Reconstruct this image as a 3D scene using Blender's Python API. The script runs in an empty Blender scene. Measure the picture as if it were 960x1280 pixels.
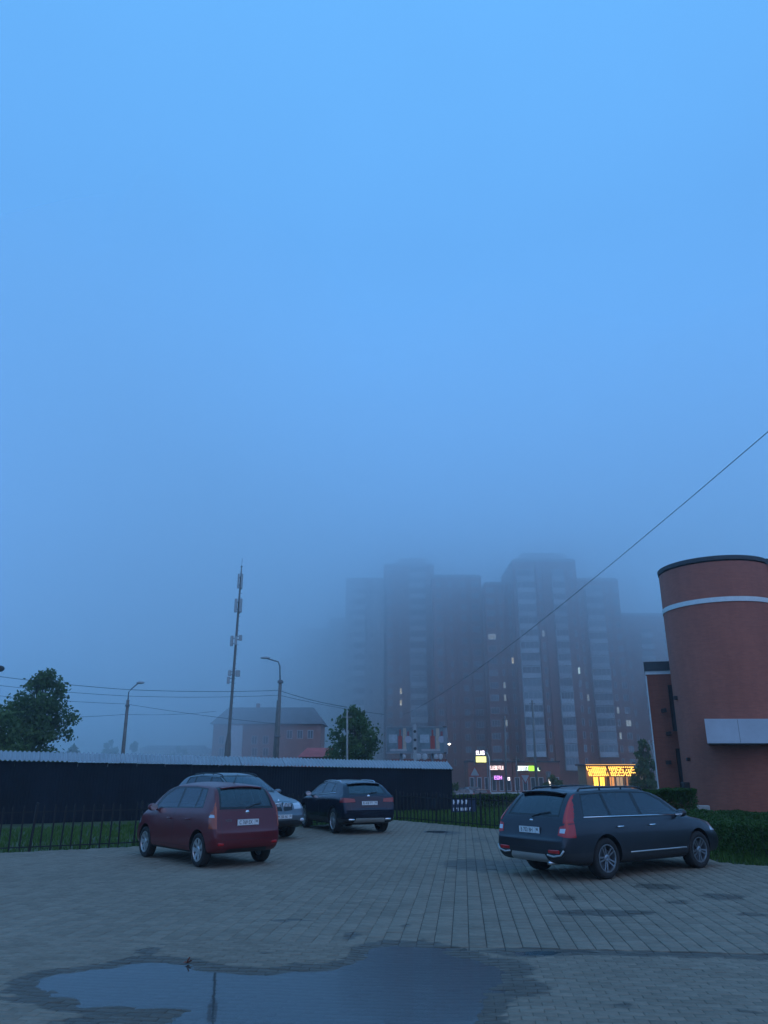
import bpy, bmesh, math, random
import numpy as np
from mathutils import Vector, Matrix, noise as mnoise

SC = bpy.context.scene
COL = SC.collection
R = math.radians

# ------------------------------------------------------------------ camera
F_PX, CAM_H = 940.0, 1.88
PITCH = math.atan(322 / F_PX)
cam_data = bpy.data.cameras.new('camera')
cam = bpy.data.objects.new('camera', cam_data)
COL.objects.link(cam)
cam.location = (0, 0, CAM_H)
cam.rotation_euler = (R(90) + PITCH, 0, 0)
cam_data.sensor_fit = 'VERTICAL'
cam_data.sensor_height = 36
cam_data.lens = 36 * F_PX / 1280
cam_data.clip_start = 0.1
cam_data.clip_end = 5000
SC.camera = cam

# ------------------------------------------------------------------ sky, sun, exposure
SUN_EL, SUN_AZ = R(42), R(155)
world = bpy.data.worlds.new('World')
SC.world = world
world.use_nodes = True
wn, wl = world.node_tree.nodes, world.node_tree.links
wn.clear()
w_out = wn.new('ShaderNodeOutputWorld')
w_bg = wn.new('ShaderNodeBackground')
w_bg.inputs['Strength'].default_value = 0.1
w_sky = wn.new('ShaderNodeTexSky')
w_sky.sky_type = 'NISHITA'
w_sky.sun_disc = False
w_sky.sun_elevation = SUN_EL
w_sky.sun_rotation = SUN_AZ
w_sky.air_density = 2.0
w_sky.dust_density = 1.0
w_sky.ozone_density = 4.0
# the thick overcast: an even veil over the clear sky, a little brighter and bluer overhead
w_tc = wn.new('ShaderNodeTexCoord')
w_sep = wn.new('ShaderNodeSeparateXYZ')
w_ramp = wn.new('ShaderNodeValToRGB')
wl.new(w_tc.outputs['Generated'], w_sep.inputs[0])
wl.new(w_sep.outputs['Z'], w_ramp.inputs['Fac'])
SKY_STOPS = [(0.0, (1.95, 4.95, 11.0)), (0.16, (1.78, 4.65, 10.5)), (0.36, (1.45, 4.2, 9.5)), (0.62, (1.34, 4.35, 9.6)), (0.82, (1.5, 5.1, 10.9)), (1.0, (1.55, 5.3, 11.2))]
el = w_ramp.color_ramp.elements
while len(el) < len(SKY_STOPS):
    el.new(0.5)
for e_, (p_, c_) in zip(el, SKY_STOPS):
    e_.position = p_
    e_.color = (c_[0] / 12, c_[1] / 12, c_[2] / 12, 1)
w_sc = wn.new('ShaderNodeVectorMath')
w_sc.operation = 'SCALE'
w_sc.inputs['Scale'].default_value = 12
wl.new(w_ramp.outputs['Color'], w_sc.inputs[0])
# faint cloud mottling of the overcast
w_nz = wn.new('ShaderNodeTexNoise')
w_nz.inputs['Scale'].default_value = 1.6
w_nz.inputs['Detail'].default_value = 3
wl.new(w_tc.outputs['Generated'], w_nz.inputs['Vector'])
w_mr = wn.new('ShaderNodeMapRange')
w_mr.inputs['From Min'].default_value = 0.3
w_mr.inputs['From Max'].default_value = 0.7
w_mr.inputs['To Min'].default_value = 0.95
w_mr.inputs['To Max'].default_value = 1.05
wl.new(w_nz.outputs['Fac'], w_mr.inputs['Value'])
w_sc2 = wn.new('ShaderNodeVectorMath')
w_sc2.operation = 'SCALE'
wl.new(w_sc.outputs[0], w_sc2.inputs[0])
wl.new(w_mr.outputs[0], w_sc2.inputs['Scale'])
w_mix = wn.new('ShaderNodeMix')
w_mix.data_type = 'RGBA'
w_mix.inputs['Factor'].default_value = 0.94
wl.new(w_sky.outputs['Color'], w_mix.inputs['A'])
wl.new(w_sc2.outputs[0], w_mix.inputs['B'])
wl.new(w_mix.outputs['Result'], w_bg.inputs['Color'])
wl.new(w_bg.outputs[0], w_out.inputs['Surface'])

sun_data = bpy.data.lights.new('sun', 'SUN')
sun_data.energy = 0.32
sun_data.angle = R(70)
sun_data.color = (1.0, 0.56, 0.34)
sun = bpy.data.objects.new('sun', sun_data)
COL.objects.link(sun)
sun.rotation_euler = (R(90) - SUN_EL, 0, math.pi - SUN_AZ)

SC.view_settings.view_transform = 'Standard'
SC.view_settings.look = 'None'
SC.view_settings.exposure = 0
SC.view_settings.gamma = 1
SC.cycles.use_denoising = True
SC.cycles.max_bounces = 16
SC.cycles.diffuse_bounces = 3
SC.cycles.glossy_bounces = 4
SC.cycles.volume_bounces = 16
SC.cycles.transparent_max_bounces = 10
SC.cycles.sample_clamp_indirect = 3

# ------------------------------------------------------------------ layout: from a measured picture point to the place where the thing stands
_s, _c = math.sin(PITCH), math.cos(PITCH)
def ray(u, v):
    dx, dy = (u - 480) / F_PX, (640 - v) / F_PX
    return dx, _c - dy * _s, _s + dy * _c
def G(u, v, z=0.0):
    x, y, k = ray(u, v)
    t = (z - CAM_H) / k
    return Vector((x * t, y * t, z))
def P(u, v, Y):
    x, y, k = ray(u, v)
    t = Y / y
    return Vector((x * t, Y, CAM_H + k * t))

# ------------------------------------------------------------------ helpers
def tag(o, label=None, cat=None, group=None, kind=None):
    if label: o['label'] = label
    if cat: o['category'] = cat
    if group: o['group'] = group
    if kind: o['kind'] = kind
    return o
def empty(name, loc=(0, 0, 0), rz=0.0, label=None, cat=None, group=None):
    o = bpy.data.objects.new(name, None)
    o.empty_display_size = 0.2
    o.location = loc
    o.rotation_euler = (0, 0, rz)
    COL.objects.link(o)
    return tag(o, label, cat, group)
def link(name, me, parent=None):
    o = bpy.data.objects.new(name, me)
    COL.objects.link(o)
    if parent is not None: o.parent = parent
    return o
def copy_tree(o, parent=None):
    kids = list(o.children)
    c = o.copy()
    COL.objects.link(c)
    c.parent = parent
    for k in kids: copy_tree(k, c)
    return c

class MB:
    """collects boxes, tubes and sheets; build() links them as one mesh object"""
    def __init__(s): s.v, s.f, s.m = [], [], []
    def add(s, vs, fs, mi=0):
        n = len(s.v)
        s.v += [tuple(p) for p in vs]
        s.f += [tuple(i + n for i in f) for f in fs]
        s.m += [mi] * len(fs)
        return s
    def box(s, lo, hi, mi=0, M=None):
        x0, y0, z0 = lo; x1, y1, z1 = hi
        vs = [Vector(p) for p in ((x0,y0,z0),(x1,y0,z0),(x1,y1,z0),(x0,y1,z0),(x0,y0,z1),(x1,y0,z1),(x1,y1,z1),(x0,y1,z1))]
        if M is not None: vs = [M @ p for p in vs]
        return s.add(vs, [(0,3,2,1),(4,5,6,7),(0,1,5,4),(1,2,6,5),(2,3,7,6),(3,0,4,7)], mi)
    def bbox(s, lo, hi, b=0.01, mi=0, M=None):
        """box with chamfered vertical and top edges"""
        x0, y0, z0 = lo; x1, y1, z1 = hi
        def ring(i, z): return [(x0+i,y0,z),(x1-i,y0,z),(x1,y0+i,z),(x1,y1-i,z),(x1-i,y1,z),(x0+i,y1,z),(x0,y1-i,z),(x0,y0+i,z)]
        def ring2(i, z): return [(x0+2*i,y0+i,z),(x1-2*i,y0+i,z),(x1-i,y0+2*i,z),(x1-i,y1-2*i,z),(x1-2*i,y1-i,z),(x0+2*i,y1-i,z),(x0+i,y1-2*i,z),(x0+i,y0+2*i,z)]
        vs = [Vector(p) for p in ring2(b, z0) + ring(b, z0+b) + ring(b, z1-b) + ring2(b, z1)]
        if M is not None: vs = [M @ p for p in vs]
        fs = [tuple(range(7,-1,-1)), tuple(range(24,32))]
        for r in range(3):
            for k in range(8):
                fs.append((r*8+k, r*8+(k+1)%8, r*8+8+(k+1)%8, r*8+8+k))
        return s.add(vs, fs, mi)
    def tube(s, pts, rad, n=8, mi=0, cap=True):
        pts = [Vector(p) for p in pts]
        if not hasattr(rad, '__len__'): rad = [rad] * len(pts)
        vs, fs = [], []
        up = Vector((0, 0, 1))
        for i, p in enumerate(pts):
            d = (pts[min(i+1, len(pts)-1)] - pts[max(i-1, 0)]).normalized()
            a = d.cross(up if abs(d.z) < 0.95 else Vector((1, 0, 0))).normalized()
            b = a.cross(d).normalized()
            for k in range(n):
                t = 2*math.pi*k/n
                vs.append(p + a*math.cos(t)*rad[i] + b*math.sin(t)*rad[i])
        for i in range(len(pts)-1):
            for k in range(n):
                fs.append((i*n+k, i*n+(k+1)%n, (i+1)*n+(k+1)%n, (i+1)*n+k))
        if cap:
            fs.append(tuple(range(n-1, -1, -1)))
            fs.append(tuple((len(pts)-1)*n+k for k in range(n)))
        return s.add(vs, fs, mi)
    def lathe(s, prof, n=24, mi=0, M=None, axis='Z'):
        vs, fs = [], []
        for (r, z) in prof:
            for k in range(n):
                t = 2*math.pi*k/n
                p = Vector((r*math.cos(t), r*math.sin(t), z))
                if axis == 'Y': p = Vector((r*math.cos(t), z, r*math.sin(t)))
                vs.append(M @ p if M is not None else p)
        for i in range(len(prof)-1):
            for k in range(n):
                fs.append((i*n+k, i*n+(k+1)%n, (i+1)*n+(k+1)%n, (i+1)*n+k))
        return s.add(vs, fs, mi)
    def ball(s, c, rx, ry=None, rz=None, n=10, mi=0):
        ry = ry or rx; rz = rz or rx
        m = max(4, n//2)
        vs = [(c[0], c[1], c[2]-rz)]
        for i in range(1, m):
            a = math.pi*i/m - math.pi/2
            for k in range(n):
                t = 2*math.pi*k/n
                vs.append((c[0]+rx*math.cos(a)*math.cos(t), c[1]+ry*math.cos(a)*math.sin(t), c[2]+rz*math.sin(a)))
        vs.append((c[0], c[1], c[2]+rz))
        fs = [(0, 1+(k+1)%n, 1+k) for k in range(n)]
        for i in range(m-2):
            for k in range(n):
                fs.append((1+i*n+k, 1+i*n+(k+1)%n, 1+(i+1)*n+(k+1)%n, 1+(i+1)*n+k))
        L = len(vs)-1
        fs += [(L, L-n+k, L-n+(k+1)%n) for k in range(n)]
        return s.add(vs, fs, mi)
    def mesh(s, name, mats, smooth=False):
        me = bpy.data.meshes.new(name)
        me.from_pydata(s.v, [], s.f)
        if not isinstance(mats, (list, tuple)): mats = [mats]
        for m in mats: me.materials.append(m)
        if len(mats) > 1: me.polygons.foreach_set('material_index', s.m)
        if smooth: me.polygons.foreach_set('use_smooth', [True]*len(s.f))
        me.update()
        return me
    def build(s, name, mats, parent=None, smooth=False):
        return link(name, s.mesh(name, mats, smooth), parent)

def np_mesh(name, V, Fq, mats, attrs=None, smooth=False):
    """fast mesh from numpy arrays; Fq is (n,3) or (n,4)"""
    V = np.asarray(V, dtype=np.float32).reshape(-1, 3)
    Fq = np.asarray(Fq, dtype=np.int32)
    k = Fq.shape[1]
    me = bpy.data.meshes.new(name)
    me.vertices.add(len(V)); me.vertices.foreach_set('co', V.ravel())
    me.loops.add(Fq.size); me.loops.foreach_set('vertex_index', Fq.ravel())
    me.polygons.add(len(Fq))
    me.polygons.foreach_set('loop_start', np.arange(0, Fq.size, k, dtype=np.int32))
    me.polygons.foreach_set('loop_total', np.full(len(Fq), k, dtype=np.int32))
    if smooth: me.polygons.foreach_set('use_smooth', [True]*len(Fq))
    for nm, arr in (attrs or {}).items():
        a = me.attributes.new(nm, 'FLOAT', 'POINT')
        a.data.foreach_set('value', np.asarray(arr, dtype=np.float32))
    for m in (mats if isinstance(mats, (list, tuple)) else [mats]): me.materials.append(m)
    me.update(); me.validate()
    return me

# ------------------------------------------------------------------ materials
def mat(name, col, rough=0.6, metal=0.0, var=0.0, vscale=4.0, bump=0.0, bscale=30.0, coat=0.0, spec=0.5, var2=None, rvar=0.0):
    m = bpy.data.materials.new(name)
    m.use_nodes = True
    nt = m.node_tree; n, l = nt.nodes, nt.links
    b = n['Principled BSDF']
    b.inputs['Base Color'].default_value = (*col, 1)
    b.inputs['Roughness'].default_value = rough
    b.inputs['Metallic'].default_value = metal
    b.inputs['Specular IOR Level'].default_value = spec
    if coat:
        b.inputs['Coat Weight'].default_value = coat
        b.inputs['Coat Roughness'].default_value = 0.05
    tc = n.new('ShaderNodeTexCoord')
    if var:
        nz = n.new('ShaderNodeTexNoise'); nz.inputs['Scale'].default_value = vscale; nz.inputs['Detail'].default_value = 6; nz.inputs['Roughness'].default_value = 0.65
        l.new(tc.outputs['Object'], nz.inputs['Vector'])
        mx = n.new('ShaderNodeMix'); mx.data_type = 'RGBA'
        c2 = var2 or tuple(c*(1-var) for c in col)
        c1 = tuple(min(1, c*(1+var)) for c in col)
        mr = n.new('ShaderNodeMapRange'); mr.inputs['From Min'].default_value = .3; mr.inputs['From Max'].default_value = .7
        l.new(nz.outputs['Fac'], mr.inputs['Value']); l.new(mr.outputs[0], mx.inputs['Factor'])
        mx.inputs['A'].default_value = (*c2, 1); mx.inputs['B'].default_value = (*c1, 1)
        l.new(mx.outputs['Result'], b.inputs['Base Color'])
        if rvar:
            mr2 = n.new('ShaderNodeMapRange'); mr2.inputs['From Min'].default_value = .3; mr2.inputs['From Max'].default_value = .7
            mr2.inputs['To Min'].default_value = max(0.02, rough-rvar); mr2.inputs['To Max'].default_value = min(1, rough+rvar)
            l.new(nz.outputs['Fac'], mr2.inputs['Value']); l.new(mr2.outputs[0], b.inputs['Roughness'])
    if bump:
        nb = n.new('ShaderNodeTexNoise'); nb.inputs['Scale'].default_value = bscale; nb.inputs['Detail'].default_value = 4
        l.new(tc.outputs['Object'], nb.inputs['Vector'])
        bp = n.new('ShaderNodeBump'); bp.inputs['Strength'].default_value = bump; bp.inputs['Distance'].default_value = 0.02
        l.new(nb.outputs['Fac'], bp.inputs['Height']); l.new(bp.outputs[0], b.inputs['Normal'])
    return m
def emit(name, col, strength):
    m = mat(name, tuple(c*0.5 for c in col), 0.4)
    b = m.node_tree.nodes['Principled BSDF']
    b.inputs['Emission Color'].default_value = (*col, 1)
    b.inputs['Emission Strength'].default_value = strength
    return m
def leafmat(name, c1, c2):
    m = bpy.data.materials.new(name); m.use_nodes = True
    n, l = m.node_tree.nodes, m.node_tree.links
    b = n['Principled BSDF']; b.inputs['Roughness'].default_value = 0.6
    b.inputs['Specular IOR Level'].default_value = 0.25
    a = n.new('ShaderNodeAttribute'); a.attribute_name = 'tone'
    mx = n.new('ShaderNodeMix'); mx.data_type = 'RGBA'
    mx.inputs['A'].default_value = (*c1, 1); mx.inputs['B'].default_value = (*c2, 1)
    l.new(a.outputs['Fac'], mx.inputs['Factor']); l.new(mx.outputs['Result'], b.inputs['Base Color'])
    tr = n.new('ShaderNodeBsdfTranslucent'); l.new(mx.outputs['Result'], tr.inputs['Color'])
    ms = n.new('ShaderNodeMixShader'); ms.inputs[0].default_value = 0.3
    l.new(b.outputs[0], ms.inputs[1]); l.new(tr.outputs[0], ms.inputs[2])
    l.new(ms.outputs[0], n['Material Output'].inputs['Surface'])
    return m
def glassmat(name, tint, rough=0.02):
    m = bpy.data.materials.new(name); m.use_nodes = True
    n, l = m.node_tree.nodes, m.node_tree.links
    n.remove(n['Principled BSDF'])
    fr = n.new('ShaderNodeFresnel'); fr.inputs['IOR'].default_value = 1.55
    ad = n.new('ShaderNodeMath'); ad.operation = 'MULTIPLY_ADD'; ad.inputs[1].default_value = 1.0; ad.inputs[2].default_value = 0.05
    l.new(fr.outputs[0], ad.inputs[0])
    tr = n.new('ShaderNodeBsdfTransparent'); tr.inputs['Color'].default_value = (*tint, 1)
    gl = n.new('ShaderNodeBsdfGlossy'); gl.inputs['Roughness'].default_value = rough
    gl.inputs['Color'].default_value = (.9, .95, 1, 1)
    ms = n.new('ShaderNodeMixShader')
    l.new(ad.outputs[0], ms.inputs[0]); l.new(tr.outputs[0], ms.inputs[1]); l.new(gl.outputs[0], ms.inputs[2])
    l.new(ms.outputs[0], n['Material Output'].inputs['Surface'])
    return m

def brickmat(name, col, col2, mortar, bw=0.25, bh=0.075, rot=False, stain=0.25):
    m = bpy.data.materials.new(name); m.use_nodes = True
    n, l = m.node_tree.nodes, m.node_tree.links
    b = n['Principled BSDF']; b.inputs['Roughness'].default_value = 0.85
    tc = n.new('ShaderNodeTexCoord')
    uvn = n.new('ShaderNodeSeparateXYZ'); l.new(tc.outputs['UV' if rot else 'Object'], uvn.inputs[0])
    cb = n.new('ShaderNodeCombineXYZ')
    if rot:
        l.new(uvn.outputs['X'], cb.inputs['X']); l.new(uvn.outputs['Y'], cb.inputs['Y'])
    else:
        ad = n.new('ShaderNodeMath'); ad.operation = 'ADD'
        l.new(uvn.outputs['X'], ad.inputs[0]); l.new(uvn.outputs['Y'], ad.inputs[1])
        l.new(ad.outputs[0], cb.inputs['X']); l.new(uvn.outputs['Z'], cb.inputs['Y'])
    br = n.new('ShaderNodeTexBrick')
    br.inputs['Scale'].default_value = 1
    br.inputs['Brick Width'].default_value = bw; br.inputs['Row Height'].default_value = bh
    br.inputs['Mortar Size'].default_value = 0.006
    br.inputs['Color1'].default_value = (*col, 1); br.inputs['Color2'].default_value = (*col2, 1); br.inputs['Mortar'].default_value = (*mortar, 1)
    l.new(cb.outputs[0], br.inputs['Vector'])
    nz = n.new('ShaderNodeTexNoise'); nz.inputs['Scale'].default_value = 1.0; nz.inputs['Detail'].default_value = 9; nz.inputs['Roughness'].default_value = .72
    mpp = n.new('ShaderNodeMapping'); mpp.inputs['Scale'].default_value = (1.3, 1.3, .22)
    l.new(tc.outputs['Object'], mpp.inputs['Vector']); l.new(mpp.outputs[0], nz.inputs['Vector'])
    mr = n.new('ShaderNodeMapRange'); mr.inputs['From Min'].default_value = .3; mr.inputs['From Max'].default_value = .7
    mr.inputs['To Min'].default_value = 1-stain; mr.inputs['To Max'].default_value = 1+stain*.6
    l.new(nz.outputs['Fac'], mr.inputs['Value'])
    sc = n.new('ShaderNodeVectorMath'); sc.operation = 'SCALE'
    l.new(br.outputs['Color'], sc.inputs[0]); l.new(mr.outputs[0], sc.inputs['Scale'])
    l.new(sc.outputs[0], b.inputs['Base Color'])
    bp = n.new('ShaderNodeBump'); bp.inputs['Strength'].default_value = .4; bp.inputs['Distance'].default_value = .01
    l.new(br.outputs['Fac'], bp.inputs['Height']); bp.invert = True
    l.new(bp.outputs[0], b.inputs['Normal'])
    return m

M = {}
M['black_metal'] = mat('black_metal', (.018,.019,.02), .55, .3, .3, 3, .2, 60)
M['shed_wall'] = mat('shed_wall', (.006,.011,.020), .75, 0, .35, .8, .15, 20, spec=.2)
M['galv'] = mat('galvanised_sheet', (.30,.33,.35), .5, .3, .14, 1.5, .1, 40, rvar=.15)
M['concrete'] = mat('concrete', (.30,.29,.27), .9, 0, .22, 3, .5, 40)
M['pole_concrete'] = mat('pole_concrete', (.17,.165,.155), .9, 0, .2, 3, .3, 30)
M['grey_metal'] = mat('grey_metal', (.16,.17,.18), .5, .5, .2, 4)
M['antenna_grey'] = mat('antenna_grey', (.34,.37,.38), .5, 0, .12, 3)
M['white_paint'] = mat('white_paint', (.72,.73,.72), .6, 0, .08, 3)
M['cable'] = mat('cable', (.02,.02,.022), .6)
M['bark'] = mat('bark', (.07,.055,.042), .9, 0, .35, 8, .6, 20)
M['soil'] = mat('soil', (.05,.045,.03), .95, 0, .4, 3, .6, 12)
M['ground'] = mat('ground_grass', (.05,.075,.028), .95, 0, .5, .7, .6, 8, var2=(.035,.045,.022))
M['asphalt'] = mat('asphalt', (.05,.05,.052), .55, 0, .3, 1.2, .3, 50, rvar=.25)
M['road_paint'] = mat('road_paint', (.7,.7,.68), .6, 0, .2, 6)
M['roof_dark'] = mat('roof_dark', (.05,.055,.06), .7, 0, .2, 2)
M['canopy'] = mat('canopy_panel', (.42,.47,.52), .5, .1, .1, 1.2, rvar=.1)
M['tower_brick'] = brickmat('tower_brick', (.36,.10,.062), (.30,.082,.052), (.25,.11,.08), rot=True, stain=.17)
M['block_brick'] = brickmat('block_brick', (.36,.10,.062), (.30,.082,.052), (.25,.11,.08), stain=.17)
M['apt_brick'] = brickmat('apt_brick', (.30,.10,.075), (.24,.085,.062), (.22,.12,.1), 1.2, .35, stain=.2)
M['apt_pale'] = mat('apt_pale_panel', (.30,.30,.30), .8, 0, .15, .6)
M['apt_frame'] = mat('apt_white_frame', (.50,.52,.54), .6, 0, .1, 1)
M['apt_parapet'] = mat('apt_balcony_panel', (.38,.39,.41), .7, 0, .15, 1)
M['apt_glass'] = mat('apt_glass', (.045,.055,.065), .08, 0, 0, spec=.8)
M['apt_glass_pale'] = mat('apt_glass_pale', (.16,.20,.22), .12, 0, 0, spec=.9)
M['lit_warm'] = emit('lit_window_warm', (1, .86, .55), .9)
M['lit_dim'] = emit('lit_window_dim', (.8, .85, .75), .35)
M['lit_cool'] = emit('lit_window_cool', (.75, 1, .9), 1.1)
M['glass_dark'] = glassmat('glass_dark', (.22,.27,.28))
M['glass_tint'] = glassmat('glass_tinted', (.07,.09,.10))
M['rubber'] = mat('rubber', (.018,.018,.018), .85, 0, .3, 20, .3, 80)
M['plastic'] = mat('black_plastic', (.022,.022,.024), .5, 0, .2, 10)
M['plastic_gloss'] = mat('gloss_black_trim', (.012,.012,.014), .15)
M['interior'] = mat('car_interior', (.035,.035,.037), .9, 0, .2, 10)
M['chrome'] = mat('chrome', (.75,.76,.78), .15, 1)
M['alloy'] = mat('alloy_wheel', (.52,.54,.55), .32, .8, .15, 12)
M['alloy_dark'] = mat('alloy_wheel_grey', (.30,.31,.33), .3, .8, .15, 12)
M['plate'] = mat('plate_white', (.72,.73,.72), .5, 0, .06, 20)
M['plate_ink'] = mat('plate_ink', (.015,.015,.015), .6)
M['tail_red'] = mat('tail_light_red', (.46,.010,.012), .15, 0, coat=.6)
M['tail_dark'] = mat('tail_light_dark', (.26,.012,.014), .15, 0, coat=.6)
M['tail_amber'] = mat('tail_light_amber', (.36,.06,.025), .15, 0, coat=.6)
M['lamp_clear'] = mat('lamp_clear', (.55,.57,.6), .08, .3, coat=1)
M['silver_trim'] = mat('silver_skid_trim', (.5,.51,.5), .35, .6)
M['leaf'] = leafmat('leaf_green', (.04,.085,.02), (.11,.18,.05))
M['leaf_hedge'] = leafmat('leaf_hedge', (.02,.05,.010), (.06,.135,.022))
M['grass'] = leafmat('grass_blade', (.04,.09,.018), (.11,.20,.04))
def rnd(seed): return random.Random(seed)
# ================================================================== TERRAIN, PAVING, PUDDLE
def sstep(a, b, x):
    t = np.clip((x-a)/(b-a), 0, 1)
    return t*t*(3-2*t)
def gz(x, y):
    """ground height: flat round the car park, two metres lower at the road beyond the shed"""
    return -2.4 * sstep(47, 92, np.asarray(y, dtype=float)) - 0.075

# fbm noise for numpy grids
def vnoise(x, y, seed=0):
    x = np.asarray(x, float); y = np.asarray(y, float)
    xi = np.floor(x).astype(int); yi = np.floor(y).astype(int)
    fx = x-xi; fy = y-yi
    fx = fx*fx*(3-2*fx); fy = fy*fy*(3-2*fy)
    def h(a, b):
        n = (a*374761393 + b*668265263 + seed*1442695041) & 0xffffffff
        n = ((n ^ (n >> 13)) * 1274126177) & 0xffffffff
        return ((n ^ (n >> 16)) & 0xffff) / 65535.0
    return (h(xi, yi)*(1-fx)+h(xi+1, yi)*fx)*(1-fy) + (h(xi, yi+1)*(1-fx)+h(xi+1, yi+1)*fx)*fy
def fbm(x, y, s=1.0, o=4, seed=0):
    r = 0; a = .5
    for k in range(o):
        r = r + a*vnoise(np.asarray(x)*s*2**k, np.asarray(y)*s*2**k, seed+k); a *= .5
    return r/(1-.5**o)
def poly_sd(px, py, poly):
    """signed distance to a polygon, negative inside"""
    px = np.asarray(px, float); py = np.asarray(py, float)
    d = np.full(px.shape, 1e9); inside = np.zeros(px.shape, bool)
    n = len(poly)
    for i in range(n):
        ax, ay = poly[i]; bx, by = poly[(i+1) % n]
        ex, ey = bx-ax, by-ay
        t = np.clip(((px-ax)*ex+(py-ay)*ey)/(ex*ex+ey*ey), 0, 1)
        d = np.minimum(d, np.hypot(px-ax-t*ex, py-ay-t*ey))
        c = ((ay > py) != (by > py)) & (px < (bx-ax)*(py-ay)/((by-ay) if by != ay else 1e-9)+ax)
        inside ^= c
    return np.where(inside, -d, d)

# car park outline on the ground
LA = G(0, 1066); LB = G(170, 1058)
dL = (LB-LA).normalized()
LEFT_FAR = LA - dL*16
LOT = [(-30, -8), (LEFT_FAR.x, LEFT_FAR.y), (LB.x, LB.y), tuple(G(300, 1038).xy), tuple(G(495, 1025).xy), tuple(G(640, 1038).xy),
       (5.6, 24.5), (6.9, 20.2), (7.35, 17.6), (9.2, 16.0), (18, 14.2), (30, 12), (30, -8)]

# the ground sheet, out to the horizon
def ground_sheet():
    xs = np.unique(np.concatenate([np.linspace(-1500, -120, 12), np.linspace(-120, 120, 61), np.linspace(120, 1500, 12)]))
    ys = np.unique(np.concatenate([np.linspace(-60, 40, 21), np.linspace(40, 100, 31), np.linspace(100, 3000, 24)]))
    X, Y = np.meshgrid(xs, ys)
    Z = gz(X, Y)
    far = np.abs(X) > 70
    V = np.stack([X, Y, Z], -1).reshape(-1, 3)
    nx = len(xs); i, j = np.meshgrid(np.arange(nx-1), np.arange(len(ys)-1))
    a = (j*nx+i).ravel()
    Fq = np.stack([a, a+1, a+1+nx, a+nx], -1)
    o = link('ground', np_mesh('ground', V, Fq, M['ground'], smooth=True))
    tag(o, kind='structure')
ground_sheet()

# paving material: dry warm grey concrete, darker and shinier where wet
def paver_material(joint_grid=False):
    m = bpy.data.materials.new('paver_concrete'); m.use_nodes = True
    n, l = m.node_tree.nodes, m.node_tree.links
    b = n['Principled BSDF']
    tc = n.new('ShaderNodeTexCoord')
    geo = n.new('ShaderNodeNewGeometry')
    tone = n.new('ShaderNodeAttribute'); tone.attribute_name = 'tone'
    wet = n.new('ShaderNodeAttribute'); wet.attribute_name = 'wet'
    big = n.new('ShaderNodeTexNoise'); big.inputs['Scale'].default_value = .35; big.inputs['Detail'].default_value = 5; big.inputs['Roughness'].default_value = .6
    fine = n.new('ShaderNodeTexNoise'); fine.inputs['Scale'].default_value = 9; fine.inputs['Detail'].default_value = 6; fine.inputs['Roughness'].default_value = .7
    for q in (big, fine): l.new(geo.outputs['Position'], q.inputs['Vector'])
    mx = n.new('ShaderNodeMix'); mx.data_type = 'RGBA'
    mx.inputs['A'].default_value = (.175,.146,.112,1); mx.inputs['B'].default_value = (.285,.237,.182,1)
    l.new(big.outputs['Fac'], mx.inputs['Factor'])
    def math_(op, a=None, bb=None, c=None, clamp=False):
        q = n.new('ShaderNodeMath'); q.operation = op; q.use_clamp = clamp
        for i, s_ in enumerate((a, bb, c)):
            if s_ is None: continue
            if isinstance(s_, (int, float)): q.inputs[i].default_value = s_
            else: l.new(s_, q.inputs[i])
        return q.outputs[0]
    k = math_('MULTIPLY_ADD', tone.outputs['Fac'], .22, .89)
    f = math_('MULTIPLY_ADD', fine.outputs['Fac'], .7, .65)
    kk = math_('MULTIPLY', k, f)
    # wetness, with its rim broken up by noise
    wn_ = n.new('ShaderNodeTexNoise'); wn_.inputs['Scale'].default_value = 5; wn_.inputs['Detail'].default_value = 5
    l.new(geo.outputs['Position'], wn_.inputs['Vector'])
    w0 = math_('MULTIPLY_ADD', wn_.outputs['Fac'], .9, -.45)
    w1 = math_('ADD', wet.outputs['Fac'], w0)
    mr = n.new('ShaderNodeMapRange'); mr.interpolation_type = 'SMOOTHSTEP'
    mr.inputs['From Min'].default_value = .38; mr.inputs['From Max'].default_value = .62
    l.new(w1, mr.inputs['Value'])
    dark = math_('MULTIPLY_ADD', mr.outputs[0], -.52, 1.0)
    tot = math_('MULTIPLY', kk, dark)
    sc = n.new('ShaderNodeVectorMath'); sc.operation = 'SCALE'
    l.new(mx.outputs['Result'], sc.inputs[0]); l.new(tot, sc.inputs['Scale'])
    l.new(sc.outputs[0], b.inputs['Base Color'])
    rr = math_('MULTIPLY_ADD', mr.outputs[0], -.42, .8)
    rr2 = math_('MULTIPLY_ADD', fine.outputs['Fac'], .16, rr)
    l.new(rr2, b.inputs['Roughness'])
    b.inputs['Specular IOR Level'].default_value = .14
    bp = n.new('ShaderNodeBump'); bp.inputs['Strength'].default_value = .35; bp.inputs['Distance'].default_value = .006
    nb = n.new('ShaderNodeTexNoise'); nb.inputs['Scale'].default_value = 60; nb.inputs['Detail'].default_value = 3
    l.new(geo.outputs['Position'], nb.inputs['Vector'])
    l.new(nb.outputs['Fac'], bp.inputs['Height']); l.new(bp.outputs[0], b.inputs['Normal'])
    return m
M['paver'] = paver_material()
M['joint'] = mat('joint_sand', (.07,.062,.05), .95, 0, .3, 6, .5, 60)

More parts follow.
